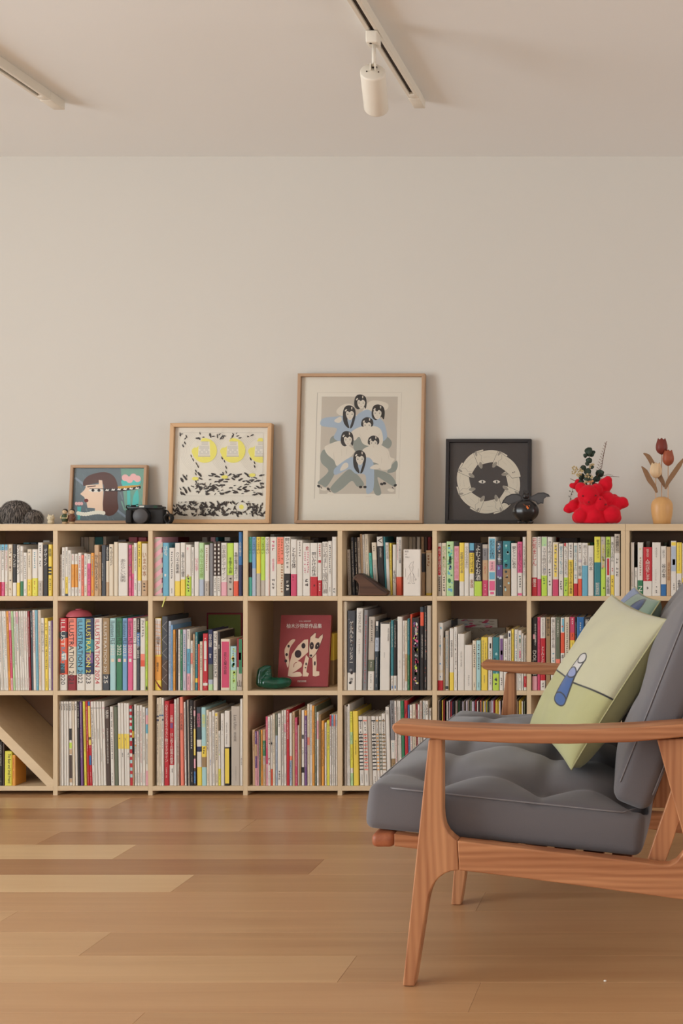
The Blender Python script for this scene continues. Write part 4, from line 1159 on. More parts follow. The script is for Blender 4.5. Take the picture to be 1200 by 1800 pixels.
# 1: profile of a woman with a plait of eyes
def art_woman(A):
    A.poly([(480, 70), (1010, 70), (1010, 480), (450, 480)], (98, 108, 112))
    A.poly([(800, 95), (960, 95), (930, 440), (830, 440)], (112, 150, 132), 0)
    rr = random.Random(5)
    for _ in range(60):
        x, y = rr.uniform(500, 940), rr.uniform(100, 430); c = rr.choice([(108, 118, 122), (92, 102, 108), (118, 128, 130)] if x < 800 else [(120, 158, 138), (104, 142, 128), (132, 150, 128)]); l = rr.uniform(20, 60); A.line([(x, y), (x + l * .3, y + l)], rr.uniform(3, 8), c)
    A.line([(510, 155), (850, 430)], 14, (128, 140, 152))
    for c in ((530, 390),): A.poly([(520, 345), (545, 345), (535, 430), (520, 430)], (84, 168, 165))
    for x in (515, 532, 548): A.ell(x, 325, 10, 11, (214, 168, 165))
    A.poly([(838, 235), (858, 235), (858, 420), (838, 420)], (84, 178, 170)); A.poly([(808, 170), (925, 170), (900, 215), (850, 240), (815, 215)], (84, 178, 170), 3)
    A.poly([(880, 270), (905, 235), (912, 300), (900, 345), (870, 345)], (84, 178, 170), 3)
    for x, y in ((828, 155), (855, 168), (880, 150), (905, 162)): A.ell(x, y, 22, 22, (220, 168, 165))
    A.poly([(785, 212), (920, 205), (900, 222), (800, 228)], (190, 142, 60), 3)
    A.poly([(565, 210), (562, 180), (600, 140), (690, 118), (750, 140), (778, 200), (776, 300), (780, 360), (745, 400), (700, 400), (680, 350), (690, 200), (600, 200)], (84, 52, 44), 4)
    A.poly([(578, 205), (660, 198), (660, 170), (682, 172), (688, 250), (682, 330), (684, 385), (630, 392), (632, 355), (585, 350), (590, 322), (568, 312), (572, 295), (565, 280), (540, 262), (566, 238), (576, 220)], (222, 190, 165), 0)
    A.poly([(540, 262), (565, 282), (580, 320), (585, 352), (640, 356), (640, 330), (600, 250)], (222, 190, 165))
    A.poly([(585, 212), (640, 206), (640, 212), (588, 219)], (84, 52, 44)); A.ell(578, 305, 14, 12, (112, 50, 45))
    A.ell(640, 238, 46, 11, (216, 210, 200)); A.ell(622, 238, 10, 9, (40, 34, 34)); A.ell(660, 238, 10, 9, (40, 34, 34))
    A.poly([(600, 226), (700, 226), (700, 230), (600, 230)], (40, 34, 34))
    A.line([(690, 236), (800, 236), (880, 226), (925, 216)], 17, (40, 34, 34))
    for i in range(6): x = 712 + i * 38; A.poly([(x - 13, 241 - i * 2.5), (x - 5, 229 - i * 2.5), (x + 4, 234 - i * 2.5), (x + 13, 229 - i * 2.5), (x + 8, 243 - i * 2.5)], (216, 210, 200))
    for i in range(11): A.ell(525 + i * 16, 388 + 6 * math.sin(i * .6), 13, 13, (220, 212, 196))
frame('small tan framed painting of a woman in profile, behind the black camera', (118.6, 920), (253.5, 920), 818.5, 4.585, .022, .0105, .02, m_th, m_tv, m_sheet, art_woman, None, [(508, 92), (955, 95), (935, 442), (483, 438)])
# 2: black and yellow ink print
def art_ink(A):
    rr = random.Random(11); Y_ = (222, 208, 104)
    A.poly([(100, 100), (1088, 100), (1050, 1075), (62, 1075)], SH)
    for x0, y0 in ((285, 300), (600, 300), (900, 300)):
        for k in range(7): A.line([(x0 + 130 - (170 + 16 * k) * math.cos(a), 350 - (170 + 16 * k) * math.sin(a) * .95) for a in [math.radians(-70 + 12 * i) for i in range(12)]], 1.6, (186, 178, 166))
    for cx in (405, 705, 1000):
        pts = [(cx + 132 * math.cos(a), 340 + 132 * math.sin(a)) for a in [math.radians(-100 + i * 12) for i in range(24)]] + [(cx - 70, 300)]
        pts = [(min(x, 1022), y) for x, y in pts]; A.poly(pts, Y_)
        A.ell(min(cx - 95, 1000), 350, 40, 42, Y_)
        A.poly([(cx - 60, 245), (min(cx + 55, 1022), 245), (min(cx + 60, 1022), 408), (cx - 68, 408)], SH); A.poly([(cx - 55, 290), (min(cx + 50, 1020), 290), (min(cx + 52, 1020), 385), (cx - 60, 385)], (196, 190, 180))
        for k in range(4): A.line([(cx - 30, 244 + 11 * k), (min(cx + 40, 1020), 246 + 11 * k)], 4, (170, 163, 152))
        for k in range(5): A.ell(min(cx - 50 + 24 * k, 1012), 335 + (k % 2) * 22, 8, 8, (216, 210, 198))
        A.line([(cx - 68, 400), (min(cx + 62, 1022), 400)], 9, (168, 160, 150))
    def fleck(x, y, s, a=None):
        a = rr.uniform(0, PI) if a is None else a; n = 7
        A.poly([(x + s * rr.uniform(.7, 1.3) * math.cos(t) * math.cos(a) - s * .38 * rr.uniform(.5, 1.3) * math.sin(t) * math.sin(a), y + s * math.cos(t) * math.sin(a) + s * .38 * rr.uniform(.5, 1.3) * math.sin(t) * math.cos(a)) for t in [2 * PI * i / n for i in range(n)]], INK)
    for _ in range(26): fleck(rr.uniform(150, 1020), rr.uniform(155, 215), rr.uniform(8, 26))
    for x, y in ((265, 400), (285, 440), (320, 480), (335, 510), (590, 420), (615, 455), (630, 520), (630, 570), (890, 430), (930, 470), (930, 510), (200, 260), (180, 290), (315, 560), (310, 590), (600, 585), (215, 190)): fleck(x, y, 19, 1.2)
    for _ in range(150):
        x, y = rr.uniform(130, 1010), rr.uniform(590, 815)
        if rr.random() < .25 + .75 * (x / 1000): fleck(x, y, rr.uniform(10, 36), rr.uniform(-.6, .6) + (x < 400) * .8)
    for _ in range(45): fleck(rr.uniform(280, 600), rr.uniform(690, 810), rr.uniform(10, 26), rr.uniform(-.9, .3))
    for x, y in ((305, 640), (615, 622), (905, 602)): A.ell(x, y, 34, 19, Y_)
    A.line([(145, 152), (1030, 152), (1005, 822), (120, 822), (145, 152)], 2, (176, 168, 156))
    for _ in range(190):
        x, y = rr.uniform(72, 1035), rr.uniform(885, 1030); fleck(x, y, rr.uniform(10, 32))
    A.ell(790, 940, 62, 50, SH); A.ell(788, 940, 24, 26, Y_)
    for _ in range(14): a = rr.uniform(0, 6.28); fleck(790 + 66 * math.cos(a), 942 + 56 * math.sin(a), 16, a + 1.5)
frame('square light oak framed print with black flecks and yellow rings', (293, 920), (472.5, 920), 745, 4.578, .030, .0145, .028, m_fh, m_fv, m_sheet, art_ink, None, [(100, 95), (1088, 98), (1045, 1078), (62, 1075)])
# 3: group of seven drawn figures
def art_group(A):
    Q = lambda pts, c, s=4: A.poly(pts, c, s)
    CR = (208, 199, 184); BL = (158, 171, 184); TR = (138, 142, 134); HK = (58, 54, 52); BG = (185, 175, 161)
    A.poly([(-420, -280), (1700, -280), (1700, 1800), (-420, 1800)], SH)
    A.line([(75, 50), (1130, 50), (1100, 1370)], 5, (196, 187, 173)); A.line([(75, 50), (40, 1370)], 9, (178, 168, 154))
    A.poly([(130, 100), (1082, 100), (1060, 1310), (100, 1310)], BG)
    Q([(235, 690), (240, 620), (290, 590), (360, 650), (300, 700)], TR); Q([(880, 600), (950, 600), (1010, 670), (975, 745), (890, 710)], TR)
    Q([(315, 300), (340, 240), (430, 190), (520, 210), (560, 330), (640, 280), (720, 165), (830, 150), (950, 185), (960, 240), (900, 280), (740, 300), (600, 400), (400, 350)], CR)
    Q([(560, 350), (680, 265), (760, 290), (880, 390), (920, 450), (950, 600), (890, 650), (860, 520), (700, 490), (600, 480)], BL)
    Q([(110, 430), (150, 370), (300, 350), (400, 340), (560, 340), (660, 370), (650, 470), (520, 520), (450, 620), (360, 660), (280, 610), (320, 500), (200, 480), (130, 465)], BL)
    Q([(285, 405), (320, 370), (370, 350), (380, 400), (340, 430)], CR)
    Q([(530, 620), (620, 610), (720, 700), (640, 790), (540, 770)], TR)
    Q([(495, 560), (560, 500), (650, 470), (800, 470), (880, 530), (890, 690), (760, 720), (650, 690), (600, 600), (540, 650)], CR)
    Q([(115, 830), (160, 760), (240, 830), (320, 900), (330, 990), (200, 1215), (130, 1200), (82, 1165), (215, 1030), (130, 930)], TR)
    Q([(165, 740), (210, 700), (370, 650), (480, 720), (545, 780), (480, 860), (400, 910), (320, 965), (285, 895), (200, 820)], CR)
    Q([(950, 1040), (1060, 900), (1085, 960), (1050, 1035)], TR); Q([(740, 860), (860, 900), (880, 960), (760, 960)], TR)
    Q([(770, 1010), (900, 1030), (1000, 1080), (1062, 1170), (1030, 1215), (900, 1140), (830, 1110), (880, 1290), (840, 1330), (790, 1290), (740, 1080)], TR)
    Q([(640, 780), (720, 720), (850, 700), (960, 760), (990, 850), (1045, 880), (1010, 930), (990, 1000), (880, 1012), (840, 940), (740, 900)], CR)
    Q([(245, 1230), (330, 1130), (480, 1000), (560, 1050), (665, 1190), (580, 1222), (510, 1150), (400, 1240), (300, 1300), (245, 1265)], TR)
    Q([(280, 1040), (310, 980), (480, 860), (560, 870), (680, 860), (740, 870), (785, 960), (785, 1230), (740, 1300), (690, 1290), (680, 1080), (560, 1062), (480, 1005), (360, 1055), (300, 1075)], BL)
    Q([(360, 1020), (400, 940), (450, 925), (465, 970), (420, 1010)], CR); Q([(735, 990), (790, 950), (850, 950), (860, 990), (790, 1005)], CR)
    def head(cx, cy, r, kind, fx=0):
        if kind == 'long': Q([(cx - r, cy - .2 * r), (cx - .6 * r, cy - r), (cx + .2 * r, cy - 1.15 * r), (cx + .9 * r, cy - .6 * r), (cx + r, cy + .6 * r), (cx + .55 * r, cy + 2.2 * r), (cx + .1 * r, cy + 2.45 * r), (cx + .5 * r, cy + .9 * r), (cx - .3 * r, cy + 1.0 * r), (cx, cy + 2.45 * r), (cx - .6 * r, cy + 2.1 * r), (cx - r, cy + 1.2 * r)], HK)
        elif kind == 'bob': Q([(cx - r, cy), (cx - .7 * r, cy - .9 * r), (cx, cy - 1.15 * r), (cx + .8 * r, cy - .8 * r), (cx + 1.05 * r, cy + .1 * r), (cx + .9 * r, cy + 1.2 * r), (cx + .5 * r, cy + .8 * r), (cx - .3 * r, cy + 1.3 * r), (cx - .9 * r, cy + .9 * r)], HK)
        else: Q([(cx - r, cy + .2 * r), (cx - .8 * r, cy - .7 * r), (cx, cy - 1.1 * r), (cx + .85 * r, cy - .7 * r), (cx + r, cy + .1 * r), (cx + .6 * r, cy + .5 * r), (cx - .6 * r, cy + .5 * r)], HK)
        x, y = cx + fx * r, cy + .35 * r
        A.poly([(x + .62 * r * a, y + .8 * r * b) for a, b in ((-1, -.5), (-.6, -.75), (-.1, -.5), (.4, -.8), (1, -.4), (.95, .2), (.5, .85), (0, 1.05), (-.5, .85), (-.95, .2))], CR, 3)
        for sx in (-.35, .35): A.ell(x + sx * r, y - .08 * r, .12 * r, .045 * r, HK); A.line([(x + (sx - .14) * r, y - .25 * r), (x + (sx + .14) * r, y - .28 * r)], 2.5, HK)
        A.line([(x - .1 * r, y + .5 * r), (x + .12 * r, y + .5 * r)], 3, (170, 110, 100)); A.line([(x, y + .1 * r), (x - .06 * r, y + .28 * r)], 2, (150, 130, 115))
        A.poly([(cx - .75 * r, cy - .3 * r), (cx - .5 * r, cy - .6 * r), (cx - .35 * r, cy - .45 * r), (cx - .6 * r, cy - .15 * r)], CR); A.poly([(cx + .3 * r, cy - .95 * r), (cx + .5 * r, cy - .85 * r), (cx + .45 * r, cy - .5 * r), (cx + .32 * r, cy - .55 * r)], CR)
    head(612, 160, 76, 'bob', .15); head(475, 300, 78, 'long', .1); head(835, 290, 80, 'bob', -.1); head(700, 440, 76, 'short'); head(447, 620, 78, 'bob', .15); head(780, 665, 72, 'short'); head(607, 860, 78, 'long', .05)
    for x, y, a in ((95, 1215, .5), (215, 1250, .6), (620, 1225, 0), (675, 1225, 0), (885, 1190, .3), (920, 1180, .3), (1055, 1205, -.6)):
        A.ell(x, y, 22, 16, HK, a)
    for x, y in ((155, 1250), (245, 1310), (1000, 1265)): A.ell(x, y, 44, 20, CR, .15)
    for x, y in ((130, 1235), (235, 1275), (1025, 1235)): A.line([(x - 10, y - 10), (x + 8, y + 12)], 8, HK)
    for pts in ([(600, 560), (640, 640)], [(860, 560), (820, 620)], [(380, 760), (380, 840)], [(450, 740), (440, 820)], [(880, 860), (885, 930)], [(960, 800), (975, 880)], [(290, 900), (280, 800)]): A.line(pts, 2.5, (178, 168, 152))
    for k in range(5): A.ell(690 + 14 * k, 1345, 4, 3, (190, 170, 150))
frame('large pale oak framed drawing of a group of seven women', (516.5, 920), (742, 920), 657.5, 4.560, .045, .0115, .028, m_th, m_tv, m_sheet, art_group, None, [(-120, -145), (1390, -145), (1370, 1635), (-160, 1640)])
# 4: ring of draped ghosts in a black frame
def art_ghosts(A):
    BK = (74, 68, 66); GH = (206, 197, 180); GS = (150, 142, 130)
    A.poly([(100, 100), (900, 100), (900, 900), (90, 900)], BK)
    cx, cy = 503, 498; n = 8
    for k in range(n):
        a0 = 2 * PI * k / n - .35; out = []; inn = []
        for i in range(9):
            t = i / 8; a = a0 + t * .98; R_ = 322 - 26 * (1 - t) ** 2 + (12 if i == 0 else 0); r_ = 205 - 8 * math.sin(t * PI) + 30 * t * t - (1 - t) * 24
            out.append((cx + R_ * math.cos(a), cy + R_ * math.sin(a))); inn.append((cx + r_ * math.cos(a), cy + r_ * math.sin(a)))
        tip = (cx + 150 * math.cos(a0 - .08), cy + 150 * math.sin(a0 - .08))
        body = out + inn[::-1] + [tip, (cx + 172 * math.cos(a0 - .2), cy + 172 * math.sin(a0 - .2)), (cx + 240 * math.cos(a0 - .16), cy + 240 * math.sin(a0 - .16)), (cx + 318 * math.cos(a0 - .12), cy + 318 * math.sin(a0 - .12))]
        A.line(body + [body[0]], 6, (60, 54, 50)); A.poly(body, GH)
        A.ell(cx + 178 * math.cos(a0 - .08), cy + 178 * math.sin(a0 - .08), 34, 17, GS, a0 + .2); A.ell(cx + 300 * math.cos(a0 - .06), cy + 300 * math.sin(a0 - .06), 26, 11, GS, a0 + .2)
        A.line([(cx + r * math.cos(a0 + w), cy + r * math.sin(a0 + w)) for r, w in ((300, .02), (262, .1), (225, .02), (190, .1))], 3, GS)
        A.line([(cx + 285 * math.cos(a0 + w), cy + 285 * math.sin(a0 + w)) for w in (.2, .4, .6)], 2, (176, 166, 150)); A.line([(cx + 245 * math.cos(a0 + w), cy + 245 * math.sin(a0 + w)) for w in (.15, .3, .42)], 2, (176, 166, 150))
        for s in (0, .035): A.ell(cx + (275 - s * 500) * math.cos(a0 + .78), cy + (275 - s * 500) * math.sin(a0 + .78), 5, 5, (60, 54, 50))
    for ex in (441, 583):
        A.poly([(ex - 36, 498), (ex - 15, 484), (ex + 15, 484), (ex + 34, 500), (ex + 12, 514), (ex - 15, 512)], (215, 208, 196), 3); A.ell(ex + 2, 499, 7, 14, (30, 26, 26))
frame('black framed print of a ring of white ghosts around two eyes', (781.5, 920), (932, 920), 772.5, 4.590, .022, .0125, .028, m_bf, m_bf, ink((74, 68, 66)), art_ghosts, None, [(128, 112), (896, 112), (890, 875), (105, 878)])

# ---------------------------------------------------------------- red picture book, standing open to view
def lean_book(crop, c4, Y, lean, th, label, face, edge, art_fn, name='picture_book'):
    ox, oy, s = crop; f = lambda p: (ox + p[0] * s, oy + p[1] * s)
    bl, br, tl = f(c4[3]), f(c4[2]), f(c4[0]); zf = PZ(1214.3) + .0005; x0, x1 = P(*bl, Y).x, P(*br, Y).x; W_ = x1 - x0
    Hh = CH - (tl[1] - VY) * (Y + lean) / F - zf; H_ = math.hypot(Hh, lean); ang = math.atan2(lean, Hh)
    t = root(name, (x0, Y, zf + th * math.sin(ang)), label, 'book', None, (-ang, 0, 0))
    q = MB(); q.box(0, W_, 0, .002, 0, H_, face); q.box(0, W_, th - .002, th, 0, H_, face); q.box(0, .002, .002, th - .002, 0, H_, face); q.build('cover', t)
    q = MB(); q.box(.0022, W_ - .003, .0021, th - .0021, .003, H_ - .003, m_page); q.build('pages', t)
    A = Art(c4, W_, H_); art_fn(A, t); o = A.q.build('cover_print', t); o['kind'] = 'stuff'
    return t, W_, H_, A
def art_dog(A, t):
    C = (196, 172, 150); K = (52, 40, 42)
    A.poly([(505, 700), (490, 600), (520, 530), (570, 475), (615, 478), (560, 560), (540, 660), (548, 740), (530, 800)], C, 4)
    for x, y, r in ((537, 550, 14), (516, 648, 15), (508, 722, 16)): A.ell(x, y, r, r * 1.2, K)
    A.poly([(535, 895), (550, 760), (580, 640), (650, 540), (720, 475), (765, 470), (768, 620), (700, 680), (640, 730), (690, 745), (695, 790), (640, 830), (600, 860), (680, 850), (692, 895)], C, 0)
    A.poly([(600, 790), (610, 740), (650, 725), (690, 740), (697, 780), (650, 820), (600, 860), (640, 850), (685, 858), (692, 900), (540, 898)], C, 3)
    A.line([(601, 795), (606, 760), (625, 740), (640, 738)], 7, (120, 45, 42)); A.line([(590, 862), (640, 838), (690, 800)], 7, (120, 45, 42))
    A.ell(650, 640, 40, 46, K); A.ell(712, 545, 24, 32, K)
    A.poly([(745, 650), (780, 690), (765, 760), (752, 850), (785, 870), (770, 902), (710, 902), (715, 780)], C, 0)
    A.poly([(820, 690), (865, 640), (872, 760), (868, 840), (905, 845), (905, 890), (860, 902), (828, 895), (826, 780)], C, 0)
    for x, y, a, b in ((748, 757, 10, 17), (741, 800, 9, 8), (850, 750, 11, 26)): A.ell(x, y, a, b, K)
    A.poly([(790, 440), (850, 388), (862, 398), (852, 445), (885, 455), (905, 430), (940, 405), (942, 450), (905, 550), (860, 640), (815, 688), (780, 680), (775, 560)], (60, 30, 32), 0)
    A.poly([(794, 444), (848, 394), (858, 400), (850, 452), (888, 460), (908, 434), (938, 410), (938, 450), (900, 550), (856, 638), (814, 684), (785, 676), (780, 560)], C, 0)
    A.ell(810, 545, 25, 44, K); A.ell(876, 545, 24, 44, K, .35); A.ell(812, 545, 5, 6, C); A.ell(878, 545, 5, 6, C); A.ell(803, 660, 15, 14, K)
t, Wd_, Hh_, A_ = lean_book((425, 1055, .15), [(440, 185), (1035, 183), (1005, 1018), (413, 1020)], YF + .085, .045, .018, 'dark red picture book with a spotted dog on the cover, standing facing out', mat('dark_red_cover', (128, 40, 42), .45, 1.2, .06), m_page, art_dog)
def cover_text(body, px, mode, A, t):
    (x0, z1), (x1, z0) = A.uv((px[0], px[1])), A.uv((px[2], px[3])); o = text_mesh(body, bm_('w'), (x0, x1, z0, z1), mode, t, 'cover_title'); o.location = (0, -.0008, 0)
cover_text('柚木沙弥郎作品集', (508, 285, 925, 340), 'h', A_, t); cover_text('たのしい染色の世界', (655, 248, 795, 265), 'h', A_, t); cover_text('求龍堂美術館', (650, 945, 752, 968), 'h', A_, t)
b_ = book('24y', 0, '1032 1092 388 y @700:K X', (425, 1055, .15), 2, 3, 1214.3, True); b_['label'] = 'yellow and tan book at the back beside the dark red picture book'; b_['group'] = 'loose books'; b_.location.y = YF + .15
# facing-out boards behind the middle row
def board(crop, x0, y0, x1, y1, Y, th, label, m, m2=None, bz=1214.3, name='picture_board', edge=0):
    ox, oy, s = crop; a = P(ox + x0 * s, oy + y0 * s, Y); b = P(ox + x1 * s, oy + y1 * s, Y); zf = PZ(bz) + .0005
    t = root(name, (a.x, Y, zf), label, 'book'); W_ = b.x - a.x; H_ = a.z - zf
    q = MB(); q.box(0, W_, 0, th, 0, H_, m2 or m); bevel(q.build('cover', t), .0008, 2)
    if edge: q = MB(); q.box(edge, W_ - edge, -.0006, .001, edge, H_ - edge, m); q.build('front_panel', t)
    return t, W_, H_
bd, w_, h_ = board((260, 1055, .15), 688, 150, 1106, 300, YF + .268, .008, 'green board with dark red edge standing behind the books, middle row third bay', mat('green_board', (112, 124, 62), .6, 1.15), mat('dark_red_edge', (130, 45, 55), .6), edge=.006)
bd, w_, h_ = board((760, 1055, .15), 258, 222, 758, 400, YF + .262, .010, 'white book with pink blossom print standing at the back, middle row sixth bay', bm_('w'))
q = MB(); rr = random.Random(4)
for _ in range(26): x, z, s_ = rr.uniform(.03, w_ - .02), h_ - rr.uniform(.004, .03), rr.uniform(.003, .009); q.add([(x + s_ * 2 * math.cos(k), -.0003 - _ * .00001, z + s_ * .5 * math.sin(k)) for k in range(6)], [list(range(6))], bm_(rr.choice('peJwq')))
tag(q.build('cover_print', bd), None, kind='stuff')
bd, w_, h_ = board((760, 1055, .15), 378, 322, 855, 520, YF + .2645 - .022, .010, 'grey sketch-covered folder standing behind the white books, middle row sixth bay', mat('grey_folder', (150, 140, 126), .7))
A = Art([(0, 0), (100, 0), (100, 100), (0, 100)], w_, h_)
for _ in range(16):
    x, y = rr.uniform(5, 90), rr.uniform(2, 28); A.line([(x, y), (x + rr.uniform(-9, 9), y + rr.uniform(-5, 5)), (x + rr.uniform(-9, 9), y + rr.uniform(-5, 5))], .5, (96, 88, 80))
o = A.q.build('cover_print', bd); o['kind'] = 'stuff'
# ---------------------------------------------------------------- things on top of the bookcase
ZT = PZ(921) + .0005
def K(Y): return Y / F
def X_(px, Y): return (px - VX) * Y / F
# shaggy fur ball
Yb = 4.50; k = K(Yb); rr = random.Random(21)
fb = root('fur_ball', (X_(30, Yb), Yb, ZT), 'dark grey shaggy fur ball at the left end of the bookcase top', 'ornament')
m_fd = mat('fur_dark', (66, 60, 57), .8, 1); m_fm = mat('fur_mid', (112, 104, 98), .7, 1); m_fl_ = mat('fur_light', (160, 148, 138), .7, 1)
q = MB(); lobes = [((-.004, 0, .044), (.058, .05, .046)), ((.052, .012, .026), (.034, .04, .028)), ((-.062, .01, .030), (.03, .03, .033))]
for c, r in lobes: q.ball(c, 1, m_fd, 20, (r[0] * .93, r[1] * .93, r[2] * .93))
q.build('core', fb, True)['kind'] = 'stuff'
q = MB()
for c, r in lobes:
    for _ in range(int(1500 * r[0] / .058)):
        a = rr.uniform(0, 2 * PI); b = math.asin(rr.uniform(-.75, 1)); n_ = Vector((math.cos(a) * math.cos(b), math.sin(a) * math.cos(b), math.sin(b)))
        p = Vector(c) + Vector((n_.x * r[0], n_.y * r[1], n_.z * r[2])) * .92
        t_ = (Vector((n_.x, n_.y, 0)).normalized() if abs(n_.z) < .98 else Vector((1, 0, 0))) * (.12 + .5 * max(0, n_.z)) + Vector((rr.uniform(-.25, .25), rr.uniform(-.2, .2), -1.1 + n_.z * .9)); w_ = n_.cross(t_).normalized() * rr.uniform(.0004, .0009)
        L_ = rr.uniform(.012, .024); pts = [p, p + n_ * .003 + t_ * L_ * .45, p + n_ * .0015 + t_ * L_]
        pts = [Vector((v.x, v.y, max(v.z, .0008))) for v in pts]
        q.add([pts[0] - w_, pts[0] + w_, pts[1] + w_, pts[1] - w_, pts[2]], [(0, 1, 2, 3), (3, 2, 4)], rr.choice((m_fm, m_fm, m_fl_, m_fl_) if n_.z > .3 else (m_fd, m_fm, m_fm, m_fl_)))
q.build('fur', fb)['kind'] = 'stuff'
# small cream head figurine
Yb = 4.44; k = K(Yb)
t = root('figurine', (X_(89.5, Yb), Yb, ZT), 'tiny cream figurine with round head beside the fur ball', 'figurine')
m_cr = mat('cream_clay', (206, 190, 160), .6, 1.1); q = MB(); q.lathe([(.006, 0), (.0105, .001), (.0115, .008), (.009, .014), (.004, .016)], m_cr); q.build('body', t, True)
q = MB(); q.ball((0, 0, .021), .0118, m_cr, 20, (1.12, .95, .92)); q.build('head', t, True)
for s_ in (-1, 1): q = MB(); q.ball((s_ * .0085, 0, .031), .0032, m_cr, 10); q.build('ear', t, True)
for s_ in (-1, 1): q = MB(); q.ball((s_ * .0045, -.0106, .022), .001, m_slot, 8); q.build('eye', t)
# two painted wooden dolls
def doll(px, hpx, label, body, extra, face=(205, 175, 140)):
    Yb = 4.43; H_ = hpx * K(Yb); t = root('wooden_doll', (X_(px, Yb), Yb, ZT), label, 'doll', 'small painted wooden dolls'); s = H_ / .054
    mb = mat('doll_' + body[0], body[1], .5, 1.1); ms = mat('doll_skin', face, .5, 1.1); mh = mat('doll_hair', (38, 32, 30), .5, 1.0); ml = mat('doll_legs', (176, 146, 110), .5, 1.1)
    q = MB(); q.lathe([(.008 * s, 0), (.009 * s, .001), (.009 * s, .008 * s)], ml); q.build('feet', t, True)
    q = MB(); q.lathe([(.0085 * s, .008 * s), (.0105 * s, .011 * s), (.0115 * s, .022 * s), (.009 * s, .032 * s), (.004 * s, .036 * s)], mb); q.build('body', t, True)
    q = MB(); q.ball((0, 0, .043 * s), .0088 * s, ms, 18, (1, .95, 1)); q.build('head', t, True)
    q = MB(); q.ball((0, .0022 * s, .0455 * s), .0094 * s, mh, 18, (1.02, .95, .92)); q.build('hair', t, True)
    for s_ in (-1, 1): q = MB(); q.ball((s_ * .0032 * s, -.0080 * s, .043 * s), .0009, m_slot, 6); q.build('eye', t)
    for s_ in (-1, 1): q = MB(); q.tube([(s_ * .0095 * s, -.002, .031 * s), (s_ * .0125 * s, -.004, .024 * s), (s_ * .010 * s, -.008 * s, .019 * s)], .0024 * s, extra, 8); q.build('arm', t, True)
    q = MB(); q.lathe([(.0118 * s, .0195 * s), (.0121 * s, .021 * s), (.0116 * s, .0225 * s)], extra); q.build('belt', t, True)
doll(114, 26.5, 'small wooden doll with black hair and dark green coat', ('green', (62, 74, 50)), mat('doll_cream', (190, 172, 130), .5))
doll(126.5, 26.5, 'small wooden doll with black hair and dark brown coat', ('brown', (78, 46, 34)), mat('doll_brown', (96, 60, 44), .5))
# compact camera
Yb = 4.47; k = K(Yb); cx = X_(255, Yb); t = root('compact_camera', (cx, Yb, ZT), 'black compact film camera with round lens cap and coiled strap', 'camera')
m_cb = mat('camera_leather', (36, 34, 34), .65, 1.0, .2, nscale=400); m_cm = mat('camera_metal', (30, 30, 31), .35, 1.0, .02); m_cap = mat('lens_cap', (74, 70, 70), .45, 1.0); m_gg = mat('finder_glass', (36, 66, 52), .12, 1.0, 0, .6)
q = MB(); q.bev(-.068, .066, 0, .034, 0, .054, .006, m_cb, 3); q.build('body', t, True)
q = MB(); q.bev(-.066, .064, .001, .033, .0545, .064, .003, m_cm, 3); q.bev(-.025, .05, .002, .031, .058, .0695, .002, m_cm, 2); q.build('top_plate', t, True)
q = MB(); q.bev(-.068, -.045, -.011, .001, .002, .052, .005, m_cb, 3); q.build('grip', t, True)
My = Matrix.Rotation(PI / 2, 4, 'X'); 
q = MB(); q.lathe([(.030, 0), (.030, .008), (.028, .010), (.028, .018), (.0265, .020)], m_cm, (-.008, 0, .028), 36, M=My); q.build('lens_barrel', t, True)
q = MB(); q.lathe([(.0272, .0202), (.0272, .023), (.0255, .0243), (.001, .0243)], m_cap, (-.008, 0, .028), 36, M=My); q.build('lens_cap', t, True)
q = MB(); q.box(.030, .044, .0005, .003, .058, .067, m_gg); q.build('viewfinder', t); q = MB(); q.box(-.022, -.004, .0004, .003, .0605, .0665, mat('painted_highlight', (190, 190, 180), .2, 1.1)); q.build('highlight_patch', t)  # the pale panel paints in the white highlight near the top plate
q = MB(); q.lathe([(.009, .064), (.009, .069), (.0085, .0695)], m_cm, (-.050, .016, 0), 20); q.build('dial', t, True); q = MB(); q.lathe([(.004, .0695), (.004, .072)], m_cm, (-.036, .016, 0), 14); q.build('shutter_button', t, True)
q = MB()
for i in range(3): q.tube([(.080 + .012 * math.cos(a) * (1 - .1 * i), .006 + .012 * i + .003 * math.sin(a * 2), .0195 + .0155 * math.sin(a)) for a in [2 * PI * j / 20 for j in range(21)]], .0034, m_cb, 8)
q.tube([(.066, .018, .05), (.076, .016, .047), (.084, .012, .036), (.088, .010, .024)], .0028, m_cb, 8); q.build('strap', t, True)['kind'] = 'stuff'
q = MB(); q.tube([(-.066, .018, .05), (-.075, .014, .060), (-.072, .010, .0665), (-.060, .006, .0675)], .0025, m_cb, 8); q.build('strap_end', t, True)

# pumpkin lantern with bat wings
Yb = 4.45; k = K(Yb); t = root('bat_lantern', (X_(924, Yb), Yb, ZT), 'round black pumpkin ornament with bat wings and a small creature on top', 'ornament')
m_pk = mat('black_glaze', (32, 27, 27), .28, 1.0, .02, .5); m_wg = mat('wing_grey', (78, 76, 76), .5, 1.0); m_or = mat('orange_patch', (225, 120, 60), .4, 1.1)
bm = bmesh.new(); bmesh.ops.create_uvsphere(bm, u_segments=48, v_segments=24, radius=1)
for v in bm.verts:
    a = math.atan2(v.co.y, v.co.x); w_ = 1 + .025 * math.cos(8 * a) * (1 - v.co.z ** 2); v.co = Vector((v.co.x * .0465 * w_, v.co.y * .043 * w_, v.co.z * .040 + .047))
q = MB(); q.bm(bm, m_pk); q.build('pumpkin', t, True)
for x in (-.022, .0, .022): q = MB(); q.ball((x, -.012 if x else .02, .007), .0075, m_pk, 12, (1, 1, .9)); q.build('foot', t, True)
q = MB(); q.lathe([(.014, .084), (.017, .087), (.012, .090), (.008, .094)], m_pk, n=20); q.build('collar', t, True)
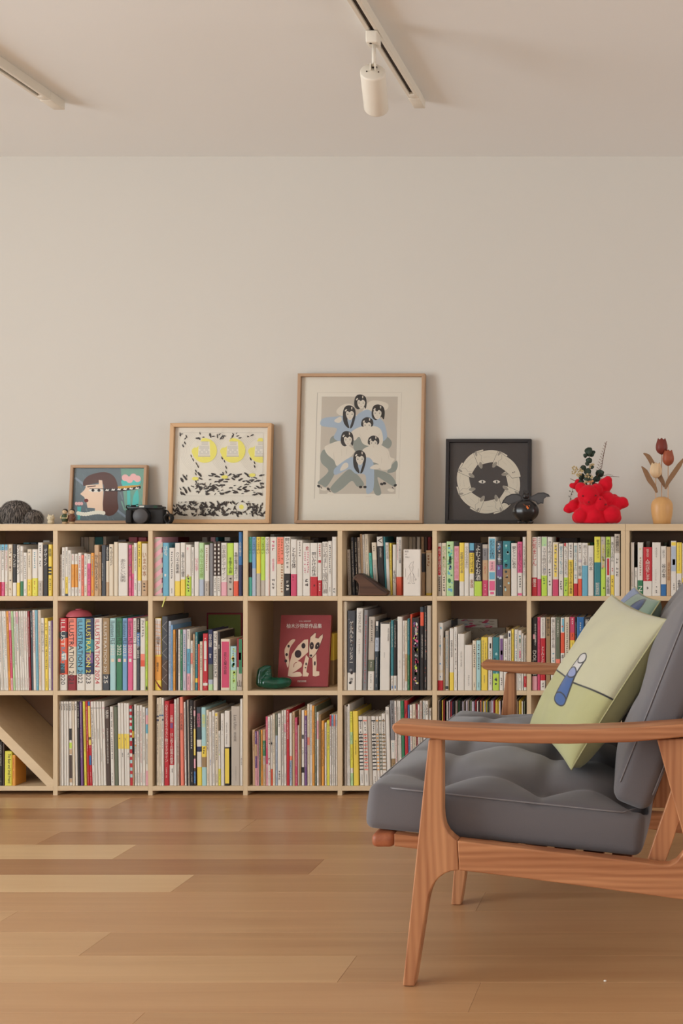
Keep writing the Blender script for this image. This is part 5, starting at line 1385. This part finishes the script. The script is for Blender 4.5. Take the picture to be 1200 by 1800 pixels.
q = MB(); q.ball((0, 0, .101), .0115, m_pk, 18, (1.1, .9, .95)); q.build('creature_head', t, True)
for s_ in (-1, 1): q = MB(); q.lathe([(.0042, 0), (.0028, .006), (.0004, .014)], m_pk, (s_ * .0075, 0, .108), 10); q.build('ear', t, True)
for s_ in (-1, 1): q = MB(); q.ball((s_ * .004, -.0098, .102), .0014, m_wg, 8); q.build('eye', t)
def wing(sgn, pts):
    L_ = [((x - 770) / 1 * 0 + x, z) for x, z in pts]; q = MB(); base = [(X_(770 + .175 * x, Yb) - t.location.x, (920 - (760 + .175 * z)) * k) for x, z in pts]
    q.prism(base, -.0015, .0015, m_pk); o = q.build('wing', t); c = [sum(p[i] for p in base) / len(base) for i in (0, 1)]
    q = MB(); q.prism([(c[0] + (x - c[0]) * .84, c[1] + (z - c[1]) * .80) for x, z in base], -.0022, -.0014, m_wg); q.build('wing_membrane', o)
wing(-1, [(800, 610), (740, 612), (680, 640), (650, 680), (635, 715), (660, 703), (690, 712), (705, 728), (735, 712), (765, 705), (800, 690), (850, 670), (845, 635)])
wing(1, [(960, 625), (1000, 602), (1060, 598), (1105, 615), (1126, 642), (1090, 640), (1060, 665), (1055, 712), (1030, 708), (1000, 722), (975, 690), (915, 672), (920, 640)])
for pts in (((-.010, .074), (-.004, .071), (.002, .065), (-.001, .069)), ((.003, .066), (.010, .060), (.012, .064)), ((.006, .060), (.012, .052), (.017, .058), (.012, .060), (.012, .064)), ((.014, .066), (.019, .062), (.017, .067))):
    q = MB(); vs = []
    for x, z in pts: vs.append((x, -.043 * math.sqrt(max(0, 1 - (x / .0465) ** 2 - ((z - .047) / .040) ** 2)) - .0022, z))
    q.add(vs, [list(range(len(vs)))], m_or); q.build('orange_mark', t)  # small flat orange patches laid on the pumpkin front

# red vase shaped as a huddle of teddy bears
Yb = 4.46; k = K(Yb); bx = X_(1045, Yb); t = root('bear_vase', (bx, Yb, ZT), 'bright red vase shaped like huddled teddy bears, holding dried flowers', 'vase')
m_red = mat('red_flock', (206, 14, 38), .8, 1.05, .08, .15, nscale=60, Sheen_Weight=.1)
balls = [(330, 720, 125, -.02), (300, 605, 105, -.045), (225, 530, 55, -.035), (375, 545, 60, -.03), (300, 650, 48, -.075), (455, 500, 70, .0), (480, 455, 42, .0), (420, 560, 80, .01), (470, 640, 80, -.02), (560, 680, 75, -.01), (620, 670, 58, -.01), (655, 685, 28, -.01), (540, 625, 40, 0), (520, 820, 90, -.04), (560, 850, 55, -.03), (230, 830, 75, -.05), (200, 840, 60, -.03), (160, 700, 62, -.01), (110, 725, 48, -.01), (80, 735, 26, -.01), (190, 655, 40, 0), (380, 820, 90, -.03), (420, 690, 60, -.06), (360, 800, 70, -.06), (160, 510, 32, .0), (135, 505, 26, 0), (190, 470, 30, .01), (210, 700, 60, 0), (500, 740, 80, 0), (420, 640, 30, -.07), (330, 850, 110, 0)]
q = MB(); c0 = []
for x, y, r, dy in balls:
    X = X_(980 + .18333 * x, Yb) - bx; Z = (920 - (760 + .18333 * y)) * k; r_ = r * .18333 * k; Z = max(Z, r_ * .96 + .002); q.ball((X, dy * .8, Z), r_, m_red, 20)
q.lathe([(.052, .0015), (.06, .004), (.058, .03), (.04, .06), (.02, .07)], m_red, (.0, -.005, 0), 28)
q.lathe([(.026, .06), (.03, .085), (.028, .092), (.02, .09)], m_red, (.0, .012, 0), 20)
o = q.build('body', t, True); rm = o.modifiers.new('remesh', 'REMESH'); rm.mode = 'VOXEL'; rm.voxel_size = .0028; rm.use_smooth_shade = True
sm_ = o.modifiers.new('smooth', 'SMOOTH'); sm_.iterations = 4; sm_.factor = .5
m_dr = mat('dark_red_feature', (120, 12, 24), .6, 1.0)
for x, y, dy in ((255, 610, -.073), (375, 605, -.066), (315, 668, -.094), (420, 640, -.083), (470, 690, -.066)):
    q = MB(); q.ball((X_(980 + .18333 * x, Yb) - bx, dy, (920 - (760 + .18333 * y)) * k), .0032, m_dr, 10, (1.2, .8, 1)); q.build('button', t, True)
# dried bouquet in it
t = root('dried_bouquet', (bx, Yb + .01, ZT + .09), 'dried bouquet of dark green leaves and beige blossoms in the red vase', 'flowers'); ox_, oz_ = t.location.x, t.location.z
def bp(x, y, d=0): return Vector((X_(980 + .18333 * x, Yb) - ox_, d, ZT + (920 - (760 + .18333 * y)) * k - oz_))
m_lf = mat('dried_leaf', (44, 58, 46), .6, 1.05, .25, nscale=80); m_lg = mat('grey_leaf', (84, 94, 78), .6, 1.0, .2); m_st = mat('dry_stem', (92, 66, 50), .7); m_bl = mat('beige_blossom', (196, 176, 132), .8, 1.1, .15, nscale=300); m_bo = mat('peach_blossom', (214, 150, 104), .8, 1.1, .1); m_dk = mat('blossom_centre', (90, 66, 48), .8)
rr = random.Random(8); base = bp(320, 520, .005)
def leaf(p, r, m, parent, tiltv=None, asp=1.0):
    a = rr.uniform(0, PI); n_ = Vector((rr.uniform(-.5, .5), -1, rr.uniform(-.5, .5))).normalized(); u_ = n_.cross(Vector((math.cos(a), 0, math.sin(a)))).normalized(); v_ = n_.cross(u_); q = MB(); N = 14; vs = [p + n_ * .002]
    for i in range(N):
        b = 2 * PI * i / N; vs.append(p + u_ * r * math.cos(b) * (1.15 + .1 * math.cos(3 * b)) + v_ * r * asp * math.sin(b) - n_ * .0016 * math.cos(2 * b))
    q.add(vs, [(0, 1 + i, 1 + (i + 1) % N) for i in range(N)], m); o = q.build('leaf', parent, True); so = o.modifiers.new('t', 'SOLIDIFY'); so.thickness = .0006
for x, y, r in ((300, 180, 42), (268, 222, 22), (300, 265, 30), (328, 205, 30), (285, 300, 22), (245, 340, 34), (290, 372, 34), (330, 330, 20), (400, 388, 42), (372, 440, 38), (232, 420, 32), (226, 475, 30), (292, 430, 40), (358, 505, 32), (332, 470, 30), (262, 500, 25), (430, 380, 18), (275, 170, 20), (345, 185, 18)):
    leaf(bp(x, y, rr.uniform(-.03, 0)), r * .18333 * k * .92, m_lf, t)
def stem(pts, r=.0011): q = MB(); q.tube([bp(x, y, d) for x, y, d in pts], r, m_st, 6); return q.build('stem', t, True)
stem([(310, 540, 0), (320, 430, 0), (300, 300, -.01), (305, 165, -.012)]); stem([(330, 540, 0), (360, 450, 0), (420, 330, -.005), (440, 200, 0), (462, 88, 0)]); stem([(290, 540, 0), (240, 450, 0), (190, 390, -.02)]); stem([(370, 520, 0), (430, 410, 0), (500, 415, 0), (588, 421, 0)], .0008); stem([(430, 410, 0), (480, 395, 0), (530, 408, 0)], .0006); stem([(210, 490, 0), (170, 462, -.01), (120, 440, -.01)], .0012); stem([(200, 500, 0), (150, 530, -.02), (130, 600, -.025), (118, 660, -.025)], .0008)
for i in range(22):
    u = i / 21; x, y = 385 + 75 * u, 370 - 275 * u; s_ = 24 * (1 - .5 * u) * (1 if i % 2 else -1); q = MB(); a_, b_2, c_ = bp(x, y), bp(x + s_ * .6, y - 12), bp(x + s_, y - 18)
    q.tube([a_, b_2, c_], [.0004, .0012, .0003], mat('fern_leaf', (112, 76, 62), .7), 5); q.build('fern_leaflet', t)
def cluster(cx, cy, r, n, m, d=-.035):
    for _ in range(n):
        a = rr.uniform(0, 2 * PI); R_ = r * math.sqrt(rr.random()); p = bp(cx + R_ * math.cos(a), cy + R_ * math.sin(a), d + rr.uniform(-.006, .006)); q = MB(); s_ = rr.uniform(.0018, .0028)
        for j in range(5): b = 2 * PI * j / 5; q.ball((p.x + s_ * math.cos(b), p.y, p.z + s_ * math.sin(b)), s_ * .72, m, 6)
        o = q.build('blossom', t, True); o['kind'] = 'stuff'; q = MB(); q.ball((p.x, p.y - .001, p.z), s_ * .5, m_dk, 6); q.build('blossom_centre', o)
cluster(185, 375, 50, 22, m_bl); cluster(232, 382, 22, 5, m_bl); cluster(285, 415, 22, 6, m_bl); cluster(325, 318, 26, 6, m_bl, -.025); cluster(262, 488, 26, 8, m_bl); cluster(318, 478, 24, 7, m_bo); cluster(155, 335, 15, 3, m_bl); cluster(330, 430, 14, 3, m_bl)
for x, y in ((118, 560), (135, 590), (112, 610), (128, 635), (148, 565), (120, 660), (180, 505)): leaf(bp(x, y, -.02), .0032, m_lg, t, None, .5)

# wooden vase with wooden tulips
Yb = 4.46; k = K(Yb); vx = X_(1163, Yb); tv = root('wooden_vase', (vx, Yb, ZT), 'rounded pale wooden vase at the right end of the bookcase top', 'vase')
m_wv = wood('maple_vase', (206, 160, 104), (188, 140, 88), 2, 1.4, 1.1, .4, bump=.03, contrast=.6)
s_ = .18333 * k; prof = [((872 - y) * s_, r * s_) for y, r in ((872, 80), (868, 84), (830, 90), (780, 101), (720, 106), (685, 104), (655, 93), (632, 72), (618, 46), (613, 36), (625, 30), (700, 30))]
q = MB(); q.lathe([(r, z) for z, r in prof], m_wv, n=40); q.build('body', tv, True)
def tulip(label, sx, sy, top, w, h, col, leaves, d):
    t = root('wooden_tulip', (vx, Yb + d, ZT + .02), label, 'flower', 'wooden tulips in the wooden vase'); oz = t.location.z
    Pp = lambda x, y, dd=0: Vector((X_(980 + .18333 * x, Yb) - vx, dd, ZT + (920 - (760 + .18333 * y)) * k - oz))
    m_s = mat('tulip_stem', (196, 152, 112), .5, 1.1); a = Pp(sx, sy - 20); q = MB(); q.tube([(a.x * .55, 0, .0), (a.x, 0, max(.02, Pp(sx, 625).z)), (a.x, 0, Pp(sx, top + h - 8).z)], .0014, m_s, 8); q.build('stem', t, True)
    mb = wood('tulip_' + col[0], col[1], tuple(int(v * .86) for v in col[1]), 2, 2.5, 1.1, .45, bump=.05); c = Pp(sx, top + h); H_ = h * s_; N = 36; vs = []; fs = []
    rows = [(0, .12), (.05, .42), (.14, .72), (.28, .94), (.42, 1.0), (.58, .97), (.74, .86), (.88, .76), (1.0, .72)]
    for j, (z, r) in enumerate(rows):
        for i in range(N):
            b = 2 * PI * i / N; zz = z * H_ * (1 - (.09 * (.5 + .5 * math.cos(6 * b)) if j == 8 else .02 * (.5 + .5 * math.cos(6 * b)) if j == 7 else 0)); R_ = r * w / 2 * s_ * (1 + .025 * math.cos(6 * b)); vs.append((c.x + R_ * math.cos(b), R_ * math.sin(b), c.z + zz))
    for j in range(len(rows) - 1):
        for i in range(N): fs.append((j * N + i, j * N + (i + 1) % N, (j + 1) * N + (i + 1) % N, (j + 1) * N + i))
    n0 = len(vs); vs.append((c.x, 0, c.z + H_ * .80)); fs += [((len(rows) - 1) * N + i, (len(rows) - 1) * N + (i + 1) % N, n0) for i in range(N)]; fs.append(list(range(N))[::-1])
    mesh('bloom', vs, fs, mb, None, t, None, True)
    for lf in leaves:
        L_ = smooth_poly([(x, y) for x, y, _ in lf], 5, False); W2 = [lf[min(int(i / 5), len(lf) - 1)][2] * (1 - (i % 5) / 5) + lf[min(int(i / 5) + 1, len(lf) - 1)][2] * (i % 5) / 5 for i in range(len(L_))]; q = MB(); A_, B2 = [], []
        for i, (x, y) in enumerate(L_):
            x2, y2 = L_[min(i + 1, len(L_) - 1)]; x0, y0 = L_[max(i - 1, 0)]; l = math.hypot(x2 - x0, y2 - y0); nx, ny = -(y2 - y0) / l, (x2 - x0) / l; A_.append((x + nx * W2[i], y + ny * W2[i])); B2.append((x - nx * W2[i], y - ny * W2[i]))
        pl = [(Pp(x, y).x, Pp(x, y).z) for x, y in A_ + B2[::-1]]; q.prism(pl, -.0035, .0015, mat('walnut_leaf', (128, 94, 64), .5, 1.1, .12, nscale=60)); bevel(q.build('leaf', t), .0009, 2)
tulip('pale wooden tulip, the lowest of the three', 940, 620, 285, 116, 150, ('pale', (222, 190, 150)), [[(803, 322, 3), (840, 370, 22), (880, 450, 26), (925, 515, 20), (950, 575, 10)]], -.008)
tulip('dark red wooden tulip, the tallest of the three', 995, 620, 50, 112, 158, ('red', (120, 48, 36)), [[(820, 195, 4), (865, 225, 22), (905, 290, 24), (965, 400, 26), (1005, 470, 20), (1022, 522, 6)]], .008)
tulip('reddish brown wooden tulip, right of the tallest', 1058, 620, 162, 110, 155, ('brown', (160, 82, 54)), [[(1215, 235, 4), (1165, 310, 22), (1100, 405, 24), (1055, 475, 20), (1030, 540, 8)]], 0)

# ---------------------------------------------------------------- things inside the shelves
z1_ = PZ(1048) + .0005; Yc = YF + .012; C = (595, 915, .15)
cx_ = lambda u: (595 + .15 * u - VX) * Yc / F; cz_ = lambda v: CH - (915 + .15 * v - VY) * Yc / F
t = root('wooden_bird', (cx_(380), Yc, z1_), 'dark walnut bird carving standing in front of leaning books, top row fifth bay', 'ornament')
m_wn = wood('walnut', (98, 68, 50), (70, 46, 34), 0, 2, 1.0, .4, bump=.05)
pts = [(172, 682), (198, 642), (240, 620), (285, 625), (345, 662), (440, 728), (520, 790), (588, 842), (580, 866), (560, 879), (232, 879), (240, 800), (238, 740), (215, 705)]
q = MB(); q.prism([(cx_(x) - t.location.x, max(0, cz_(y) - z1_)) for x, y in pts], -.010, .022, m_wn); bevel(q.build('body', t), .004, 3)
pts = [(240, 618), (285, 622), (345, 658), (440, 724), (520, 786), (588, 838), (575, 850), (500, 812), (440, 765), (345, 690), (290, 645), (250, 630)]
q = MB(); q.prism([(cx_(x) - t.location.x, cz_(y) - z1_) for x, y in pts], -.013, .025, mat('walnut_edge', (58, 38, 30), .4, 1.0)); bevel(q.build('wing', t), .0015, 2)
for dy in (-.0105, .0225): q = MB(); q.ball((cx_(212) - t.location.x, dy, cz_(668) - z1_), .0016, m_slot, 8); q.build('eye', t)
t = root('drawing_box', (cx_(762), Yc - .004, z1_), 'small white upright box with a line drawing of a figure, top row fifth bay', 'box')
w_, h_ = cx_(958) - cx_(762), cz_(338) - z1_; m_bxw = mat('white_card', (208, 200, 190), .6, 1.2, .03)
q = MB(); q.box(0, w_, 0, .018, 0, h_, m_bxw); bevel(q.build('body', t), .0006, 2)
q = MB(); q.box(.0006, w_ - .0006, -.0006, .0, h_ * .02, h_ - .0006, m_bxw); q.build('front_label', t)
A = Art([(762, 338), (958, 338), (958, 880), (762, 880)], w_, h_); G_ = (128, 120, 114)
for pl in ([(825, 545), (845, 500), (885, 478), (870, 520), (880, 545), (825, 545)], [(835, 550), (840, 580), (855, 595), (872, 580), (878, 550)], [(850, 598), (840, 640), (838, 720), (820, 725), (815, 735), (848, 735)], [(868, 598), (880, 640), (882, 720), (895, 735), (862, 735), (862, 650)], [(848, 610), (820, 650), (812, 690)], [(870, 610), (892, 650), (902, 690), (915, 680), (908, 700), (890, 690)]): A.line(pl, 2.6, G_)
for x, y in ((847, 566), (864, 566)): A.ell(x, y, 3, 3, G_)
for x in (786, 936): A.line([(x, 560), (x, 660)], 5, (170, 162, 154))
o = A.q.build('drawing', t); o['kind'] = 'stuff'; o.location = (0, -.0006, 0)
for body, y0, y1, x1 in (('BYE', 352, 372, 822), ('MY', 388, 404, 806), ('TRU', 422, 438, 830)):
    o = text_mesh(body, m_ink['g'], (A.uv((782, 0))[0], A.uv((x1, 0))[0], A.uv((0, y1))[1], A.uv((0, y0))[1]), 'h', t, 'lettering'); o.location = (0, -.0012, 0)
# green glass bird
zb = PZ(1214.3) + .0005; Yc = YF + .045; t = root('glass_bird', ((425 + .15 * 380 - VX) * Yc / F, Yc, zb), 'dark green glass bird dish in front of the dark red picture book', 'ornament')
m_gl = mat('green_glass', (30, 120, 92), .06, 1.0, 0, .6, Transmission_Weight=.75, IOR=1.45)
q = MB(); kk = .15 * Yc / F; gb = []
for x, y, r, sy in ((225, 965, 58, 1), (222, 900, 52, .9), (235, 835, 54, .8), (275, 800, 40, .7), (310, 785, 26, .6), (336, 776, 12, .5), (290, 965, 70, 1.2), (350, 968, 68, 1.3), (410, 970, 66, 1.3), (470, 968, 66, 1.2), (520, 962, 58, 1), (552, 945, 34, .8)):
    gb.append((x, y, r, sy))
for i in range(len(gb) - 1):
    for j in range(4):
        x, y, r, sy = [gb[i][n_] * (1 - j / 4) + gb[i + 1][n_] * j / 4 for n_ in range(4)]
        q.ball(((x - 380) * kk, 0, max((1040 - y) * kk, r * kk * .86)), r * kk, m_gl, 20, (1, sy, 1))
o = q.build('body', t, True); rm = o.modifiers.new('remesh', 'REMESH'); rm.mode = 'VOXEL'; rm.voxel_size = .0018; rm.use_smooth_shade = True; s2 = o.modifiers.new('smooth', 'SMOOTH'); s2.iterations = 16
for dy in (-1, 1): q = MB(); q.ball(((262 - 380) * kk, dy * .0085, (1040 - 818) * kk), .0014, m_slot, 8); q.build('eye', t)
# pink bowl upside down on the annuals
Yc = YF + .055; t = root('pink_bowl', ((139 - VX) * Yc / F, Yc, CH - (1086.4 - VY) * (YF + .01) / F + .0025), 'dusty pink bowl lying upside down on the illustration annuals', 'bowl')
q = MB(); q.lathe([(.0435, 0), (.0445, .002), (.0435, .005), (.037, .014), (.028, .021), (.012, .0245), (.001, .025)], mat('pink_ceramic', (176, 84, 92), .35, 1.1, .04), n=36); q.build('body', t, True)
q = MB(); q.lathe([(.012, .0240), (.013, .0275), (.011, .0275)], MATS['pink_ceramic'], n=24); q.build('foot_ring', t, True)
# yellow green ribbon bookmark over the shelf edge
t = root('ribbon_bookmark', ((289 - VX) * S, YF - .0006, PZ(1049)), 'thin yellow green ribbon hanging over the shelf edge, third bay', 'ribbon')
q = MB(); m_rb = mat('ribbon', (205, 205, 110), .6, 1.1); pts = [(.004, -.0012, .001), (.002, -.0016, -.008), (-.003, -.0016, -.022), (-.007, -.0016, -.036)]
vs = []; 
for x, y, z in pts: vs += [(x - .0018, y, z), (x + .0018, y, z)]
q.add(vs, [(0, 2, 3, 1), (2, 4, 5, 3), (4, 6, 7, 5)], m_rb); o = q.build('band', t); so = o.modifiers.new('t', 'SOLIDIFY'); so.thickness = .0004
# a pale fleck of fluff on the floor
p = P(1063, 1726, CH * F / (1726 - VY)); t = root('fluff', (p.x, p.y, 0), 'tiny pale fluff speck on the dark floor under the sofa', 'fluff')
q = MB(); q.ball((0, 0, .0022), .0026, m_white, 8, (1.2, 1, .8)); q.build('speck', t, True)
